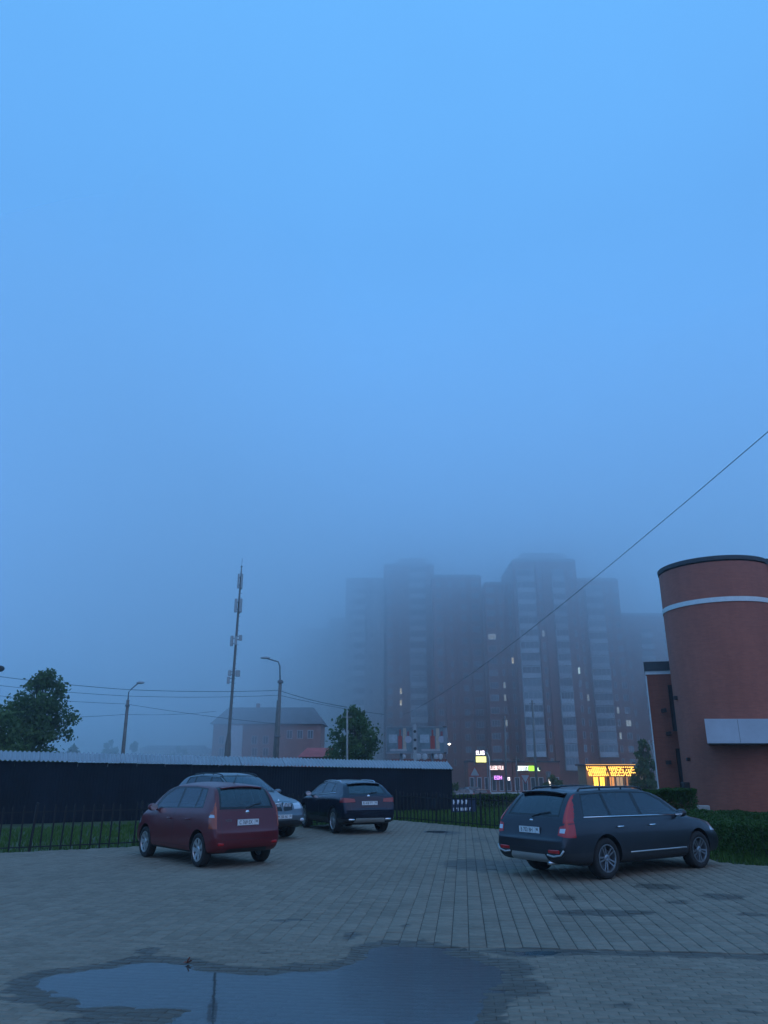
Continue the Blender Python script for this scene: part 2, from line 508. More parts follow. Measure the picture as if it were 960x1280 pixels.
# puddle outline (walked on the ground), wet patches
PUD = [G(u, v).xy for u, v in ((30,1224),(60,1213),(120,1205),(185,1197),(240,1198),(272,1206),(330,1212),(400,1206),(436,1194),(452,1182),(490,1177),(545,1180),(572,1190),(604,1194),(634,1206),(648,1224),(640,1246),(618,1268),(596,1300),(560,1345),(420,1360),(250,1330),(185,1290),(190,1272),(140,1266),(90,1260),(52,1245))]
PUD = [(p.x, p.y) for p in PUD]
PUD2 = [(p.x, p.y) for p in (G(u, v).xy for u, v in ((640,1190),(655,1187),(690,1188),(702,1190),(690,1193),(655,1194)))]
def blob(u, v, du, dv, s=1.0):
    c = G(u, v); a = G(u+du, v); b_ = G(u, v-dv)
    return (c.x, c.y, abs(a.x-c.x), abs(b_.y-c.y), s)
BLOBS = [blob(600,1081,48,7,.8), blob(655,1078,30,5,.6), blob(752,1141,66,4,.75), blob(705,1122,20,5,.6), blob(905,1121,26,4,.75), blob(820,1108,30,4,.7), blob(940,1143,16,3,.7),
         blob(182,1190,12,9,.75), blob(440,1170,12,5,.7), blob(330,1190,12,6,.5), blob(505,1157,14,4,.5), blob(360,1150,34,3,.55),
         blob(665,1233,28,11,.75), blob(650,1210,26,14,.6), blob(780,1255,30,8,.45), blob(930,1262,30,6,.45), blob(560,1041,22,3,.55), blob(600,1050,30,5,.4), blob(848,1128,20,2.5,.6),
         blob(20,1235,14,18,.6), blob(120,1275,60,10,.55)]
AXD = R(5.7)
EX = Vector((math.cos(AXD), -math.sin(AXD))); EY = Vector((math.sin(AXD), math.cos(AXD)))
YD = G(650, 1189); YDR = YD.x*EY.x + YD.y*EY.y     # the drain course, in the paving's own axes
def surf(x, y):
    """paving level: settled where the puddles stand"""
    sd = poly_sd(x, y, PUD) + (fbm(x, y, 2.2, 4, 7)-.5)*.34
    s = -0.034*sstep(.30, -.55, sd)
    for (cx, cy, rx, ry, h) in ISL: s = s + h*np.exp(-((x-cx)/rx)**2-((y-cy)/ry)**2)
    sd2 = poly_sd(x, y, PUD2) + (fbm(x, y, 6, 3, 9)-.5)*.05
    s = s - 0.02*sstep(.10, -.08, sd2)
    v = x*EY.x + y*EY.y
    s = s + (fbm(x, y, .5, 3, 3)-.5)*.012
    return s, sd, sd2
ISL = []
for (u, v, du, dv, h) in ((332,1237,34,4.5,.011), (215,1262,40,5,.012), (262,1209,20,4,.006), (590,1232,18,14,.006)):
    b_ = blob(u, v, du, dv); ISL.append((b_[0], b_[1], b_[2], b_[3], h))
def wetness(x, y, sd, sd2):
    w = 1.05*sstep(.17, .0, sd)
    w = np.maximum(w, sstep(.25, .02, sd2))
    for (cx, cy, rx, ry, s) in BLOBS:
        w = np.maximum(w, 1.45*s*np.exp(-(((x-cx)/rx)**2+((y-cy)/ry)**2)*.8))
    v = x*EY.x + y*EY.y; uu = x*EX.x + y*EX.y
    w = np.maximum(w, .78*np.exp(-((v-YDR-.02)/.20)**2)*sstep(-.9, .6, uu)*(0.75+.5*fbm(x, y, 1.2, 3, 21)))
    return w + (fbm(x, y, .6, 3, 31)-.5)*.35

def paver_set():
    """centre u, v, half sizes for every paver in the paving's own axes (u across, v along)"""
    rng = np.random.default_rng(5)
    C = []
    rows = []
    # beyond the drain course: courses 0.2 m wide running away from the viewer, long open joints between them
    us = np.arange(-30.8, 30, .2)
    for i, u in enumerate(us):
        hw = .0943 + .0039*float(sstep(.6, -1.6, np.array(u)))
        vs = np.arange(YDR+.16, 33, .2) + (0.1 if i % 2 else 0)
        if i % 2: rows.append(np.array([[u+.1, YDR+.16+.05, hw, .0485]]))
        rows.append(np.stack([np.full(len(vs), u+.1), vs+.1, np.full(len(vs), hw), np.full(len(vs), .0985)], -1))
    # the drain course itself: one row of long flat stones
    us = np.arange(-.8, 30, .4)
    rows.append(np.stack([us+.2, np.full(len(us), YDR+.075), np.full(len(us), .196), np.full(len(us), .075)], -1))
    # left of the long courses: the same small stones as in front, tightly laid
    vs = np.array([YDR+.04, YDR+.138])
    for j, v in enumerate(vs):
        us = np.arange(-30.1, -.75, .2) + (0.1 if j % 2 else 0)
        us = us[(us < -.87)]
        rows.append(np.stack([us-.0, np.full(len(us), v), np.full(len(us), .0985), np.full(len(us), .0485)], -1))
    # nearer than it: rectangular stones 0.2 x 0.1 in broken bond
    vs = np.arange(YDR-.01, 3.6, -.1)
    for j, v in enumerate(vs):
        us = np.arange(-12, 12, .2) + (0.1 if j % 2 else 0)
        rows.append(np.stack([us, np.full(len(us), v-.05), np.full(len(us), .0985), np.full(len(us), .0485)], -1))
    A = np.concatenate(rows)
    X = A[:,0]*EX.x + A[:,1]*EY.x; Y = A[:,0]*EX.y + A[:,1]*EY.y
    keep = (np.abs(X) < .56*Y+1.6) & (Y > 4.6) & (poly_sd(X, Y, LOT) < -.04)
    return A[keep], X[keep], Y[keep]
A, CX, CY = paver_set()
rng = np.random.default_rng(8)
n = len(A)
tone = rng.random(n)
dz = rng.normal(0, .0011, n) - (rng.random(n) < .03)*.003
tilt = rng.normal(0, .006, (n, 2))
isd = A[:,2] > .15
b = .0045
sgn = np.array([(-1,-1),(1,-1),(1,1),(-1,1)])
def ring(inset, drop):
    hu = (A[:,2]-inset)[:,None]*sgn[None,:,0]; hv = (A[:,3]-inset)[:,None]*sgn[None,:,1]
    u = A[:,0:1]+hu; v = A[:,1:2]+hv
    x = u*EX.x+v*EY.x; y = u*EX.y+v*EY.y
    s, sd, sd2 = surf(x, y)
    z = s + dz[:,None] + tilt[:,0:1]*hu + tilt[:,1:2]*hv - drop - np.where(isd, .007, 0)[:,None]
    return np.stack([x, y, z], -1), wetness(x, y, sd, sd2)
r1, w1 = ring(b, 0); r2, w2 = ring(0, .004); r3, w3 = ring(0, .026)
PV = np.concatenate([r1, r2, r3], 1)                      # n,12,3
PW = np.concatenate([w1, w2, w3], 1)
PT = np.repeat(tone[:,None], 12, 1)
fq = [(0,1,2,3)]
for k in range(4):
    fq.append((4+k, 4+(k+1)%4, (k+1)%4, k)); fq.append((8+k, 8+(k+1)%4, 4+(k+1)%4, 4+k))
fq = np.array(fq)
# which pavers show largest: the nearest inside the frame
size = 1/(CY) * (np.abs(CX) < .505*CY+.1) * (CY > 6.5)
order = np.argsort(-size)
single = order[:300]
rest = np.setdiff1d(np.arange(n), single)
def pv_mesh(name, idx):
    V = PV[idx].reshape(-1, 3); Fq = (np.arange(len(idx))[:,None,None]*12 + fq[None]).reshape(-1, 4)
    return np_mesh(name, V, Fq, M['paver'], {'wet': PW[idx].ravel(), 'tone': PT[idx].ravel()})
# bedding sheet under the stones: follows the settled level, seen only in the joints
def bedding():
    xs = np.arange(-26, 22, .5); ys = np.arange(4, 33, .5)
    xs2 = np.arange(-5.5, 5.5, .1)
    xs = np.unique(np.round(np.concatenate([xs, xs2]), 3)); ys = np.unique(np.round(np.concatenate([np.arange(-8, 33, .5), np.arange(5.5, 10.5, .1)]), 3))
    X, Y = np.meshgrid(xs, ys)
    s, sd, sd2 = surf(X, Y)
    lsd = poly_sd(X, Y, LOT)
    Z = s - .009
    nx = len(xs); i, j = np.meshgrid(np.arange(nx-1), np.arange(len(ys)-1))
    a = (j*nx+i).ravel()
    Fq = np.stack([a, a+1, a+1+nx, a+nx], -1)
    inside = (lsd.ravel()[Fq] < .02).all(1)
    return link('car_park_paving', np_mesh('car_park_paving', np.stack([X, Y, Z], -1), Fq[inside], M['joint'], smooth=True))
paving = bedding()
tag(paving, kind='structure')
for i in single:
    V = PV[i].copy(); c = V[:4].mean(0)
    me = np_mesh('paver', V-c, fq, M['paver'], {'wet': PW[i], 'tone': PT[i]})
    o = link('paver', me, paving); o.location = c
tag(link('paver_field', pv_mesh('paver_field', rest), paving), kind='stuff')

# the water
def water_material():
    m = bpy.data.materials.new('puddle_water'); m.use_nodes = True
    nn, l = m.node_tree.nodes, m.node_tree.links
    b = nn['Principled BSDF']
    b.inputs['Base Color'].default_value = (.022,.026,.026,1); b.inputs['Roughness'].default_value = .02
    b.inputs['IOR'].default_value = 1.333; b.inputs['Alpha'].default_value = 1
    geo = nn.new('ShaderNodeNewGeometry')
    nz = nn.new('ShaderNodeTexNoise'); nz.inputs['Scale'].default_value = 7; nz.inputs['Detail'].default_value = 3
    l.new(geo.outputs['Position'], nz.inputs['Vector'])
    bp = nn.new('ShaderNodeBump'); bp.inputs['Strength'].default_value = .10; bp.inputs['Distance'].default_value = .004
    l.new(nz.outputs['Fac'], bp.inputs['Height']); l.new(bp.outputs[0], b.inputs['Normal'])
    tr = nn.new('ShaderNodeBsdfTransparent'); tr.inputs['Color'].default_value = (.5,.55,.5,1)
    df = nn.new('ShaderNodeBsdfDiffuse'); df.inputs['Color'].default_value = (.10,.11,.11,1)
    gl = nn.new('ShaderNodeBsdfGlossy'); gl.inputs['Roughness'].default_value = .03
    l.new(bp.outputs[0], gl.inputs['Normal'])
    body = nn.new('ShaderNodeMixShader'); body.inputs[0].default_value = .45
    l.new(tr.outputs[0], body.inputs[1]); l.new(df.outputs[0], body.inputs[2])
    fr = nn.new('ShaderNodeFresnel'); fr.inputs['IOR'].default_value = 1.75; l.new(bp.outputs[0], fr.inputs['Normal'])
    ms = nn.new('ShaderNodeMixShader'); l.new(fr.outputs[0], ms.inputs[0]); l.new(body.outputs[0], ms.inputs[1]); l.new(gl.outputs[0], ms.inputs[2])
    l.new(ms.outputs[0], nn['Material Output'].inputs['Surface'])
    return m
M['water'] = water_material()
def water(poly, grow, z, step):
    p = np.array(poly); lo = p.min(0)-grow; hi = p.max(0)+grow
    xs = np.arange(lo[0], hi[0], step); ys = np.arange(lo[1], hi[1], step)
    X, Y = np.meshgrid(xs, ys); nx = len(xs)
    sd = poly_sd(X, Y, poly)
    i, j = np.meshgrid(np.arange(nx-1), np.arange(len(ys)-1)); a = (j*nx+i).ravel()
    Fq = np.stack([a, a+1, a+1+nx, a+nx], -1)
    Fq = Fq[(sd.ravel()[Fq] < grow).all(1)]
    o = link('puddle', np_mesh('puddle', np.stack([X, Y, np.full(X.shape, z)], -1), Fq, M['water'], smooth=True))
    return tag(o, kind='structure')
water(PUD, .22, -0.0165, .08)
water(PUD2, .03, -0.0095, .03)

def manhole():
    c = G(545, 1040, -.004)
    root = empty('manhole_cover', (c.x, c.y, -.006), .3, 'round iron manhole cover in the paving between the two rows of cars', 'manhole cover')
    m = MB(); m.lathe([(.40, -.02), (.40, .012), (.34, .014), (.34, 0)], 32); m.build('frame', M['black_metal'], root)
    m = MB(); m.lathe([(.335, -.01), (.335, .009), (.001, .011)], 32)
    for k in range(-3, 4):
        w_ = math.sqrt(.3**2-(k*.085)**2)
        m.box((-w_, k*.085-.015, .0095), (w_, k*.085+.015, .016))
    m.build('lid', M['black_metal'], root)
manhole()
# a fallen leaf and a scrap of litter lying in the puddle
def small_litter():
    c = G(234, 1205, -.014)
    q = MB(); q.add([(-.035,0,.006),(-.008,-.02,.012),(.03,-.004,.03),(.034,.012,.02),(.002,.02,.002),(-.02,.012,.02)], [(0,1,4,5),(1,2,3,4)])
    q.add([(-.01,.0,.01),(.012,.002,.05),(.02,.01,.045),(0,.01,.006)], [(0,1,2,3)])
    o = q.build('fallen_leaf', mat('dead_leaf', (.20,.05,.025), .7)); o.location = c; o.scale = (1.3,1.3,1.3)
    tag(o, 'curled reddish brown dead leaf standing out of the large puddle', 'leaf')
small_litter()

# grass: blades behind the fence and round the beds
def grass(name, poly, count, h0, h1, seed, label=None):
    rng = np.random.default_rng(seed)
    p = np.array(poly); lo = p.min(0); hi = p.max(0)
    pts = rng.uniform(lo, hi, (count, 2))
    pts = pts[poly_sd(pts[:,0], pts[:,1], poly) < -.02]
    cl = fbm(pts[:,0], pts[:,1], 1.6, 3, seed)
    pts = pts[rng.random(len(pts)) < .35+cl]; m = len(pts)
    h = rng.uniform(h0, h1, m)*(.6+fbm(pts[:,0], pts[:,1], 1.1, 3, seed+4))
    ang = rng.uniform(0, 2*np.pi, m); wd = rng.uniform(.006, .014, m)*(1+pts[:,1]/40)
    lean = rng.uniform(.1, .6, m)*h; la = rng.uniform(0, 2*np.pi, m)
    dx = np.cos(ang)*wd; dy = np.sin(ang)*wd; z0 = gz(pts[:,0], pts[:,1])
    b0 = np.stack([pts[:,0]-dx, pts[:,1]-dy, z0], -1); b1 = np.stack([pts[:,0]+dx, pts[:,1]+dy, z0], -1)
    mx_ = pts[:,0]+np.cos(la)*lean*.35; my = pts[:,1]+np.sin(la)*lean*.35
    m1 = np.stack([mx_+dx*.7, my+dy*.7, z0+h*.6], -1); m0 = np.stack([mx_-dx*.7, my-dy*.7, z0+h*.6], -1)
    t = np.stack([pts[:,0]+np.cos(la)*lean, pts[:,1]+np.sin(la)*lean, z0+h], -1)
    V = np.stack([b0, b1, m1, m0, t], 1)
    Fq = (np.arange(m)[:,None,None]*5 + np.array([(0,1,2),(0,2,3),(3,2,4)])[None]).reshape(-1, 3)
    tn = np.repeat(rng.random(m)[:,None], 5, 1)*.6+np.repeat(cl[rng.permutation(len(cl))[:m]][:,None] if False else fbm(pts[:,0], pts[:,1], .8, 2, seed)[:,None], 5, 1)*.4
    o = link(name, np_mesh(name, V, Fq, M['grass'], {'tone': tn.ravel()}))
    return tag(o, kind='stuff')
LBx = LB; c1 = G(300, 1038); c2 = G(495, 1025); c3 = G(640, 1038)
nrm = Vector((-dL.y, dL.x, 0))
gl_poly = [tuple((LA-dL*5).xy), tuple(LB.xy), tuple(c1.xy), tuple(c2.xy), tuple((c2+Vector((-1, 7, 0))).xy), tuple((LB+nrm*9).xy), tuple((LA-dL*5+nrm*9).xy)]
grass('grass', gl_poly, 42000, .06, .17, 3)
gr_poly = [tuple(c2.xy), tuple(c3.xy), (5.6, 24.5), (8, 30), (6, 44), (-.3, 44)]
grass('grass', gr_poly, 34000, .05, .15, 4)
grass('grass', [(5.6,24.6),(6.9,20.3),(7.4,17.7),(9.2,16.1),(14,15.1),(14,25),(8,30)], 20000, .06, .2, 6)
# ================================================================== SHED, FENCE, RED BUILDING, PLANTS, POLES
# ---- the long black shed with a white corrugated roof
def shed():
    s0 = G(0, 1028); s1 = G(566, 1012)
    e = (s1-s0).normalized(); nb = Vector((-e.y, e.x, 0))
    start = s0 - e*9; L = (s1-start).length
    zE0 = P(0, 950.5, s0.y).z; zE1 = P(566, 961.5, s1.y).z
    def eave(t): return zE0 + (zE1-zE0)*((t-9)/(L-9))
    rise = .35; depth = .40; back = 3.2
    root = empty('shed', start, math.atan2(e.y, e.x), 'long low black metal shed under a pale corrugated roof', 'shed')
    root_M = None
    # each wall sheet and each roof sheet is a part
    wsh = 1.15; k = 0; t = 0
    while t < L-.05:
        t1 = min(L, t+wsh)
        m = MB(); step = .115; nst = max(1, int((t1-t-.006)/step)); vs = []; fs = []
        h = eave(t)-.03
        for q in range(nst*4+1):
            x = t+.003+(t1-t-.006)*q/(nst*4)
            yy = (0, .007, .007, 0)[q % 4]
            vs += [(x, yy, -.3), (x, yy, h)]
        for q in range(nst*4): fs.append((2*q, 2*q+2, 2*q+3, 2*q+1))
        m.add(vs, fs)
        m.build('wall_sheet', M['shed_wall'], root)
        t = t1
    t = 0; rng = rnd(3)
    while t < L+.1:
        t1 = min(L+.12, t+1.02)
        m = MB(); nn = 30; vs = []; dz = rng.uniform(-.012, .012); dy = rng.uniform(-.03, .03)
        for q in range(nn+1):
            x = t-.12+(t1-t+.03)*q/nn; c = .032*math.cos(2*math.pi*x/.17)
            z = eave(x)+dz
            vs += [(x, -.16+dy, z+c), (x, depth, z+rise+c), (x, -.16+dy, z+c-.006), (x, depth, z+rise+c-.006)]
        fs = []
        for q in range(nn):
            a = 4*q; fs += [(a, a+4, a+5, a+1), (a+2, a+3, a+7, a+6), (a, a+2, a+6, a+4)]
        m.add(vs, fs); m.build('roof_sheet', M['galv'], root, smooth=False)
        t = t1
    m = MB(); m.box((0, -.02, eave(0)-.16), (L, .0-.003, eave(0)-.16+.001)) if False else None
    m = MB(); m.box((-.02, back-.1, -.3), (L, back, eave(L)+.1)); m.box((L-.06, .03, -.3), (L-.02, back-.102, eave(L)+.1)); m.box((0, .03, -.3), (.05, back-.102, 2.0))
    m.build('rear_wall', M['shed_wall'], root)
    m = MB(); m.add([(0,depth-.05,eave(0)+rise-.06),(L,depth-.05,eave(L)+rise-.06),(L,back+.1,eave(L)+.1),(0,back+.1,eave(0)+.1)], [(0,1,2,3)]); m.build('rear_roof', M['galv'], root)
    m = MB(); m.add([(L+.02,-.14,eave(L)-.02),(L+.02,depth,eave(L)+rise-.02),(L+.02,depth,eave(L)-.1),(L+.02,.02,eave(L)-.1)], [(0,1,2,3)]); m.build('gable_flashing', M['galv'], root)
    m = MB()
    for q in range(0, int(L/2.3)+1):
        x = min(L-.1, q*2.3+.05); m.box((x-.03, .035, -.3), (x+.03, .095, eave(x)-.05))
    m.build('frame', M['black_metal'], root)
shed()

# ---- low railing round the car park
pk = MB(); pk.bbox((-.019, -.016, -.05), (.019, .016, 1.0), .004); pk.add([(-.022,-.018,1.0),(.022,-.018,1.0),(.022,.018,1.0),(-.022,.018,1.0),(0,0,1.07)], [(0,1,4),(1,2,4),(2,3,4),(3,0,4),(0,3,2,1)])
PICKET = pk.mesh('picket', M['black_metal'])
ps = MB(); ps.bbox((-.03,-.03,-.2), (.03,.03,1.06), .006); ps.ball((0,0,1.09), .035, n=8)
POST = ps.mesh('post', M['black_metal'])
def railing(path, spacing, label, every=11, seed=1, height=1.0):
    rng = rnd(seed)
    root = empty('railing', (path[0][0], path[0][1], 0), 0, label, 'fence', 'low black railings round the car park')
    o0 = Vector((path[0][0], path[0][1], 0))
    k = 0
    for a, b in zip(path[:-1], path[1:]):
        a = Vector((a[0], a[1], 0)); b = Vector((b[0], b[1], 0)); d = b-a; L = d.length; d.normalize()
        m = MB(); ang = math.atan2(d.y, d.x)
        for z in (.06, .86):
            T = Matrix.Translation(a-o0) @ Matrix.Rotation(ang, 4, 'Z')
            m.box((0, .0175, z*height), (L, .0285, z*height+.028), M=T)
        m.build('rail', M['black_metal'], root)
        n = int(L/spacing)
        for i in range(n+(1 if b[:] == path[-1] else 0)):
            p = a + d*(i*spacing) - o0
            me = POST if k % every == 0 else PICKET
            o = link('post' if k % every == 0 else 'picket', me, root)
            o.location = (p.x, p.y, rng.uniform(-.02, .01))
            o.scale = (1, 1, height*rng.uniform(.97, 1.02))
            o.rotation_euler = (rng.gauss(0, .012), rng.gauss(0, .022), ang)
            k += 1
    return root
off = nrm*.28
fl = [tuple((LA-dL*4.5+off).xy), tuple((LB+off).xy), tuple((c1+off).xy), tuple((c2+Vector((-.1,.4,0))).xy)]
railing(fl, .235, 'long black railing in front of the shed, behind the red hatchback', seed=2)
fr_ = [tuple((c2+Vector((.05,.42,0))).xy), tuple((c3+Vector((.25,.3,0))).xy), (6.2, 24.6)]
railing(fr_, .225, 'short black railing between the end of the shed and the grey estate car', seed=5)

# ---- dark blue board with white lettering marks fixed behind the railing
def low_board():
    a = P(565, 1006, 31.0); b = P(595, 1006, 31.5)
    z0 = P(580, 1015, 31.2).z; z1 = P(580, 998, 31.2).z
    d = (b-a); d.z = 0; L = d.length
    root = empty('notice_board', (a.x, a.y, 0), math.atan2(d.y, d.x), 'low dark blue board with two rows of white letters behind the railing', 'board')
    m = MB(); m.bbox((0, 0, z0), (L, .03, z1), .006); m.build('board', mat('board_blue', (.015,.03,.07), .4), root)
    m = MB()
    for x in (.08, L-.1): m.box((x, .032, -.1), (x+.03, .06, z1-.05))
    m.build('leg', M['black_metal'], root)
    h = z1-z0; rng = rnd(9); BW = mat('board_white', (.8,.85,.9), .5)
    for i in range(4):                       # upper row: four big worn letters, unreadable
        x = .05+i*.19; zc = z1-.04-h*.34; m = MB()
        m.box((x, -.006, zc), (x+.05, -.0005, zc+h*.32)); m.box((x+.051, -.006, zc+h*.12), (x+.12, -.0005, zc+h*(.32 if i % 2 else .2))); m.build('letter', BW, root)
    for i in range(8):                       # lower row: small letters
        x = .05+i*.105; zc = z0+.05; m = MB()
        m.box((x, -.006, zc), (x+.028, -.0005, zc+h*.22)); m.box((x+.029, -.006, zc+h*rng.choice([.0, .14])), (x+.07, -.0005, zc+h*.22 if i % 2 else zc+h*.14)); m.build('letter', BW, root)
low_board()

# ---- the red building on the right: round tower, canopy, low wing
def tower_building():
    Yc = 39.0; cx = P(888.5, 700, Yc).x; r = cx - P(826.5, 712, Yc).x
    H_ = P(826, 711, Yc).z
    root = empty('tower_building', (cx, Yc, 0), 0, 'dark red brick building with a round stair tower and a pale entrance canopy', 'building')
    def cyl(name, r0, z0, z1, m_, n=72, z2=None, cap=True):
        me = bpy.data.meshes.new(name); vs = []; fs = []
        zs = [z0, z1]
        for z in zs:
            for k in range(n+1):
                a = 2*math.pi*k/n; vs.append((r0*math.cos(a), r0*math.sin(a), z))
        for k in range(n): fs.append((k, k+1, n+2+k, n+1+k))
        if cap: fs.append(tuple(n+1+k for k in range(n)))
        me.from_pydata(vs, [], fs)
        uv = me.uv_layers.new(name='UVMap')
        for p in me.polygons:
            for li, vi in zip(p.loop_indices, p.vertices):
                uv.data[li].uv = ((vi % (n+1))*2*math.pi*r0/n, vs[vi][2])
        me.materials.append(m_)
        for p in me.polygons: p.use_smooth = len(p.vertices) == 4
        return link(name, me, root)
    zb = P(895, 748, Yc-r).z
    cyl('tower_wall', r, -1, H_-.28, M['tower_brick'])
    m = MB()
    m.lathe([(r+.005, H_-.21), (r+.03, H_-.20), (r+.05, H_-.04), (r+.05, H_), (r-.2, H_+.02), (0.01, H_-.1)], 72)
    m.build('parapet_cap', M['roof_dark'], root, smooth=False)
    m = MB(); m.lathe([(r-.01, zb-.13), (r+.035, zb-.12), (r+.035, zb+.11), (r-.01, zb+.12)], 72)
    m.build('band', M['white_paint'], root)
    # main block to the right, its front wall starting on the tower's shoulder
    x0 = r*.70
    def prism(pts, z0, z1, name, m_):
        q = MB(); n_ = len(pts); q.add([(x, y, z0) for x, y in pts]+[(x, y, z1) for x, y in pts], [tuple(range(n_-1, -1, -1)), tuple(range(n_, 2*n_))]+[(i, (i+1) % n_, n_+(i+1) % n_, n_+i) for i in range(n_)])
        return q.build(name, m_, root)
    prism([(x0, -1.92), (x0+17, -1.92), (x0+24, 12), (x0+8, 12)], -1, H_-.26, 'main_block', M['block_brick'])
    prism([(x0-.02, -1.99), (x0+17.1, -1.99), (x0+24.1, 12.1), (x0+7.9, 12.1)], H_-.258, H_+.02, 'roof_edge', M['roof_dark'])
    # canopy: a deep pale fascia on the entrance side
    fy = -r-.9; ax = P(882, 912, Yc+fy); zt = P(882, 898.5, Yc+fy).z; zl = P(882, 929, Yc+fy).z
    lx = ax.x-cx; slope = ax.x/(Yc+fy)*1.02
    def prism(pts, z0, z1, name, m_):
        q = MB(); n_ = len(pts); q.add([(x, y, z0) for x, y in pts]+[(x, y, z1) for x, y in pts], [tuple(range(n_-1, -1, -1)), tuple(range(n_, 2*n_))]+[(i, (i+1) % n_, n_+(i+1) % n_, n_+i) for i in range(n_)])
        return q.build(name, m_, root)
    by = -r*.5
    prism([(lx, fy), (lx+12, fy), (lx+12, by), (lx+(by-fy)*slope, by)], zl, zt, 'canopy', M['canopy'])
    prism([(lx+.06, fy+.04), (lx+11.9, fy+.04), (lx+11.9, by-.01), (lx+.08+(by-fy)*slope, by-.01)], zl-.035, zl-.003, 'canopy_soffit', M['roof_dark'])
    m = MB()
    for q in range(1, 8): m.box((lx+q*1.5-.006, fy-.004, zl+.02), (lx+q*1.5+.006, fy-.0005, zt-.02))
    m.build('canopy_joint', M['roof_dark'], root)
    # entrance set back under the canopy; dark glazed front added to pass for shade
    m = MB(); m.box((.95, fy+.45, -.3), (1.05, -2.95, zl-.04)); m.box((1.05, fy+.45, -.3), (8, fy+.5, .45)); m.build('canopy_shade_base', M['block_brick'], root)
    for k in range(5):
        m = MB(); m.box((1.06+k*1.3, fy+.44, .452), (1.12+k*1.3, fy+.5, zl-.04)); m.box((1.12+k*1.3, fy+.44, zl-.5), (2.36+k*1.3, fy+.5, zl-.45)); o_ = m.build('canopy_shade_glazing', M['black_metal'], root)
        m = MB(); m.box((1.12+k*1.3, fy+.46, .452), (2.36+k*1.3, fy+.48, zl-.5)); m.box((1.12+k*1.3, fy+.46, zl-.449), (2.36+k*1.3, fy+.48, zl-.04)); m.build('pane', M['apt_glass'], o_)
    m = MB(); m.box((x0-.9, fy+.6, -.3), (x0-.75, -1.6, zl-.04)); m.box((x0+5, fy+.6, -.3), (x0+5.2, -1.6, zl-.04))
    m.build('porch_wall', M['block_brick'], root)
    f = MB(); f.box((x0+.6, -1.99, 0), (x0+.7, -1.93, 2.4)); f.box((x0+2.5, -1.99, 0), (x0+2.6, -1.93, 2.4)); f.box((x0+.7, -1.99, 2.3), (x0+2.5, -1.93, 2.4)); f.box((x0+1.56, -1.99, 0), (x0+1.64, -1.93, 2.3))
    d = f.build('door_frame', M['black_metal'], root)
    g = MB(); g.box((x0+.7, -1.96, .05), (x0+1.56, -1.94, 2.3)); g.box((x0+1.64, -1.96, .05), (x0+2.5, -1.94, 2.3)); g.build('door_pane', M['apt_glass'], d)
    m = MB(); m.box((x0-.7, fy+.2, -.05), (x0+4.9, -1.94, .15)); m.build('porch_step', M['concrete'], root)
    # small fittings on the round wall: wall lamps and vents (dark spots)
    for (u, v, sz) in ((869.5, 866, .16), (882, 948, .13)):
        b = P(u, v, Yc-r*.9); a = math.acos(max(-1, min(1, (b.x-cx)/r)))
        px, py = r*math.cos(-a), r*math.sin(-a)
        Mx = Matrix.Translation((px, py, b.z)) @ Matrix.Rotation(-a+math.pi/2, 4, 'Z')
        m = MB(); m.bbox((-sz/2, -.02, -sz*.7), (sz/2, .16, sz*.5), .02, M=Mx @ Matrix.Rotation(math.pi, 4, 'Z')); m.build('wall_lamp', M['plastic'], root)
    b = P(868.5, 988, Yc-r*.7); m = MB(); 
    a = math.acos(max(-1, min(1, (b.x+.35-cx)/r))); Mx = Matrix.Translation((r*math.cos(-a), r*math.sin(-a), 0)) @ Matrix.Rotation(-a+math.pi/2, 4, 'Z')
    m.bbox((-.25, -.25, .5), (.25, .02, 1.3), .02, M=Mx); m.build('meter_box', M['black_metal'], root)
    # low wing to the left
    Yw = 41.0
    xl = P(806.5, 838, Yw+.4).x-cx; zt = P(822, 827, Yw).z; zs = P(822, 838.5, Yw).z
    yw = Yw-Yc; xr = -r*.2; kx = (xl+cx)/(Yw+.4)*1.06
    def foot(g): return [(xl-g, yw+.4-g), (xr, yw-.35-g), (xr+9*kx, yw+9), (xl+9*kx-g, yw+9.4)]
    prism(foot(0), -1, zs-.16, 'wing_wall', M['block_brick'])
    prism(foot(.03), zs-.158, zs+.02, 'wing_band', M['white_paint'])
    prism(foot(.08), zs+.022, zt+.02, 'wing_cap', M['roof_dark'])
    # drainpipe down its left corner
    m = MB(); m.tube([(xl-.03, yw+.28, .2), (xl-.03, yw+.28, zs-.25)], .035, 8)
    m.build('drainpipe', M['white_paint'], root)
    # slot windows by the tower
    for (u0, v0, u1, v1) in ((837, 858, 845.5, 912), (846.5, 937, 855.5, 987)):
        uu = (u0+u1)/2
        yw = Yw-Yc-.22; a_ = P(uu, v0, Yw-.02); c_ = P(uu, v1, Yw-.02); xc = P(uu, (v0+v1)/2, Yw).x-cx
        w = .17
        fr = MB(); zb0, zt0 = c_.z, a_.z
        fr.box((xc-w-.05, yw-.05, zb0-.05), (xc-w, yw+.02, zt0+.05)); fr.box((xc+w, yw-.05, zb0-.05), (xc+w+.05, yw+.02, zt0+.05))
        fr.box((xc-w, yw-.05, zt0), (xc+w, yw+.02, zt0+.05)); fr.box((xc-w-.07, yw-.09, zb0-.09), (xc+w+.07, yw-.0, zb0-.05))
        k = 1
        while zb0+k*.75 < zt0: fr.box((xc-w, yw-.03, zb0+k*.75-.02), (xc+w, yw+.02, zb0+k*.75+.02)); k += 1
        wo = fr.build('window', M['black_metal'], root)
        g = MB(); g.box((xc-w, yw-.02, zb0-.05), (xc+w, yw-.004, zt0)); g.build('pane', M['apt_glass'], wo)
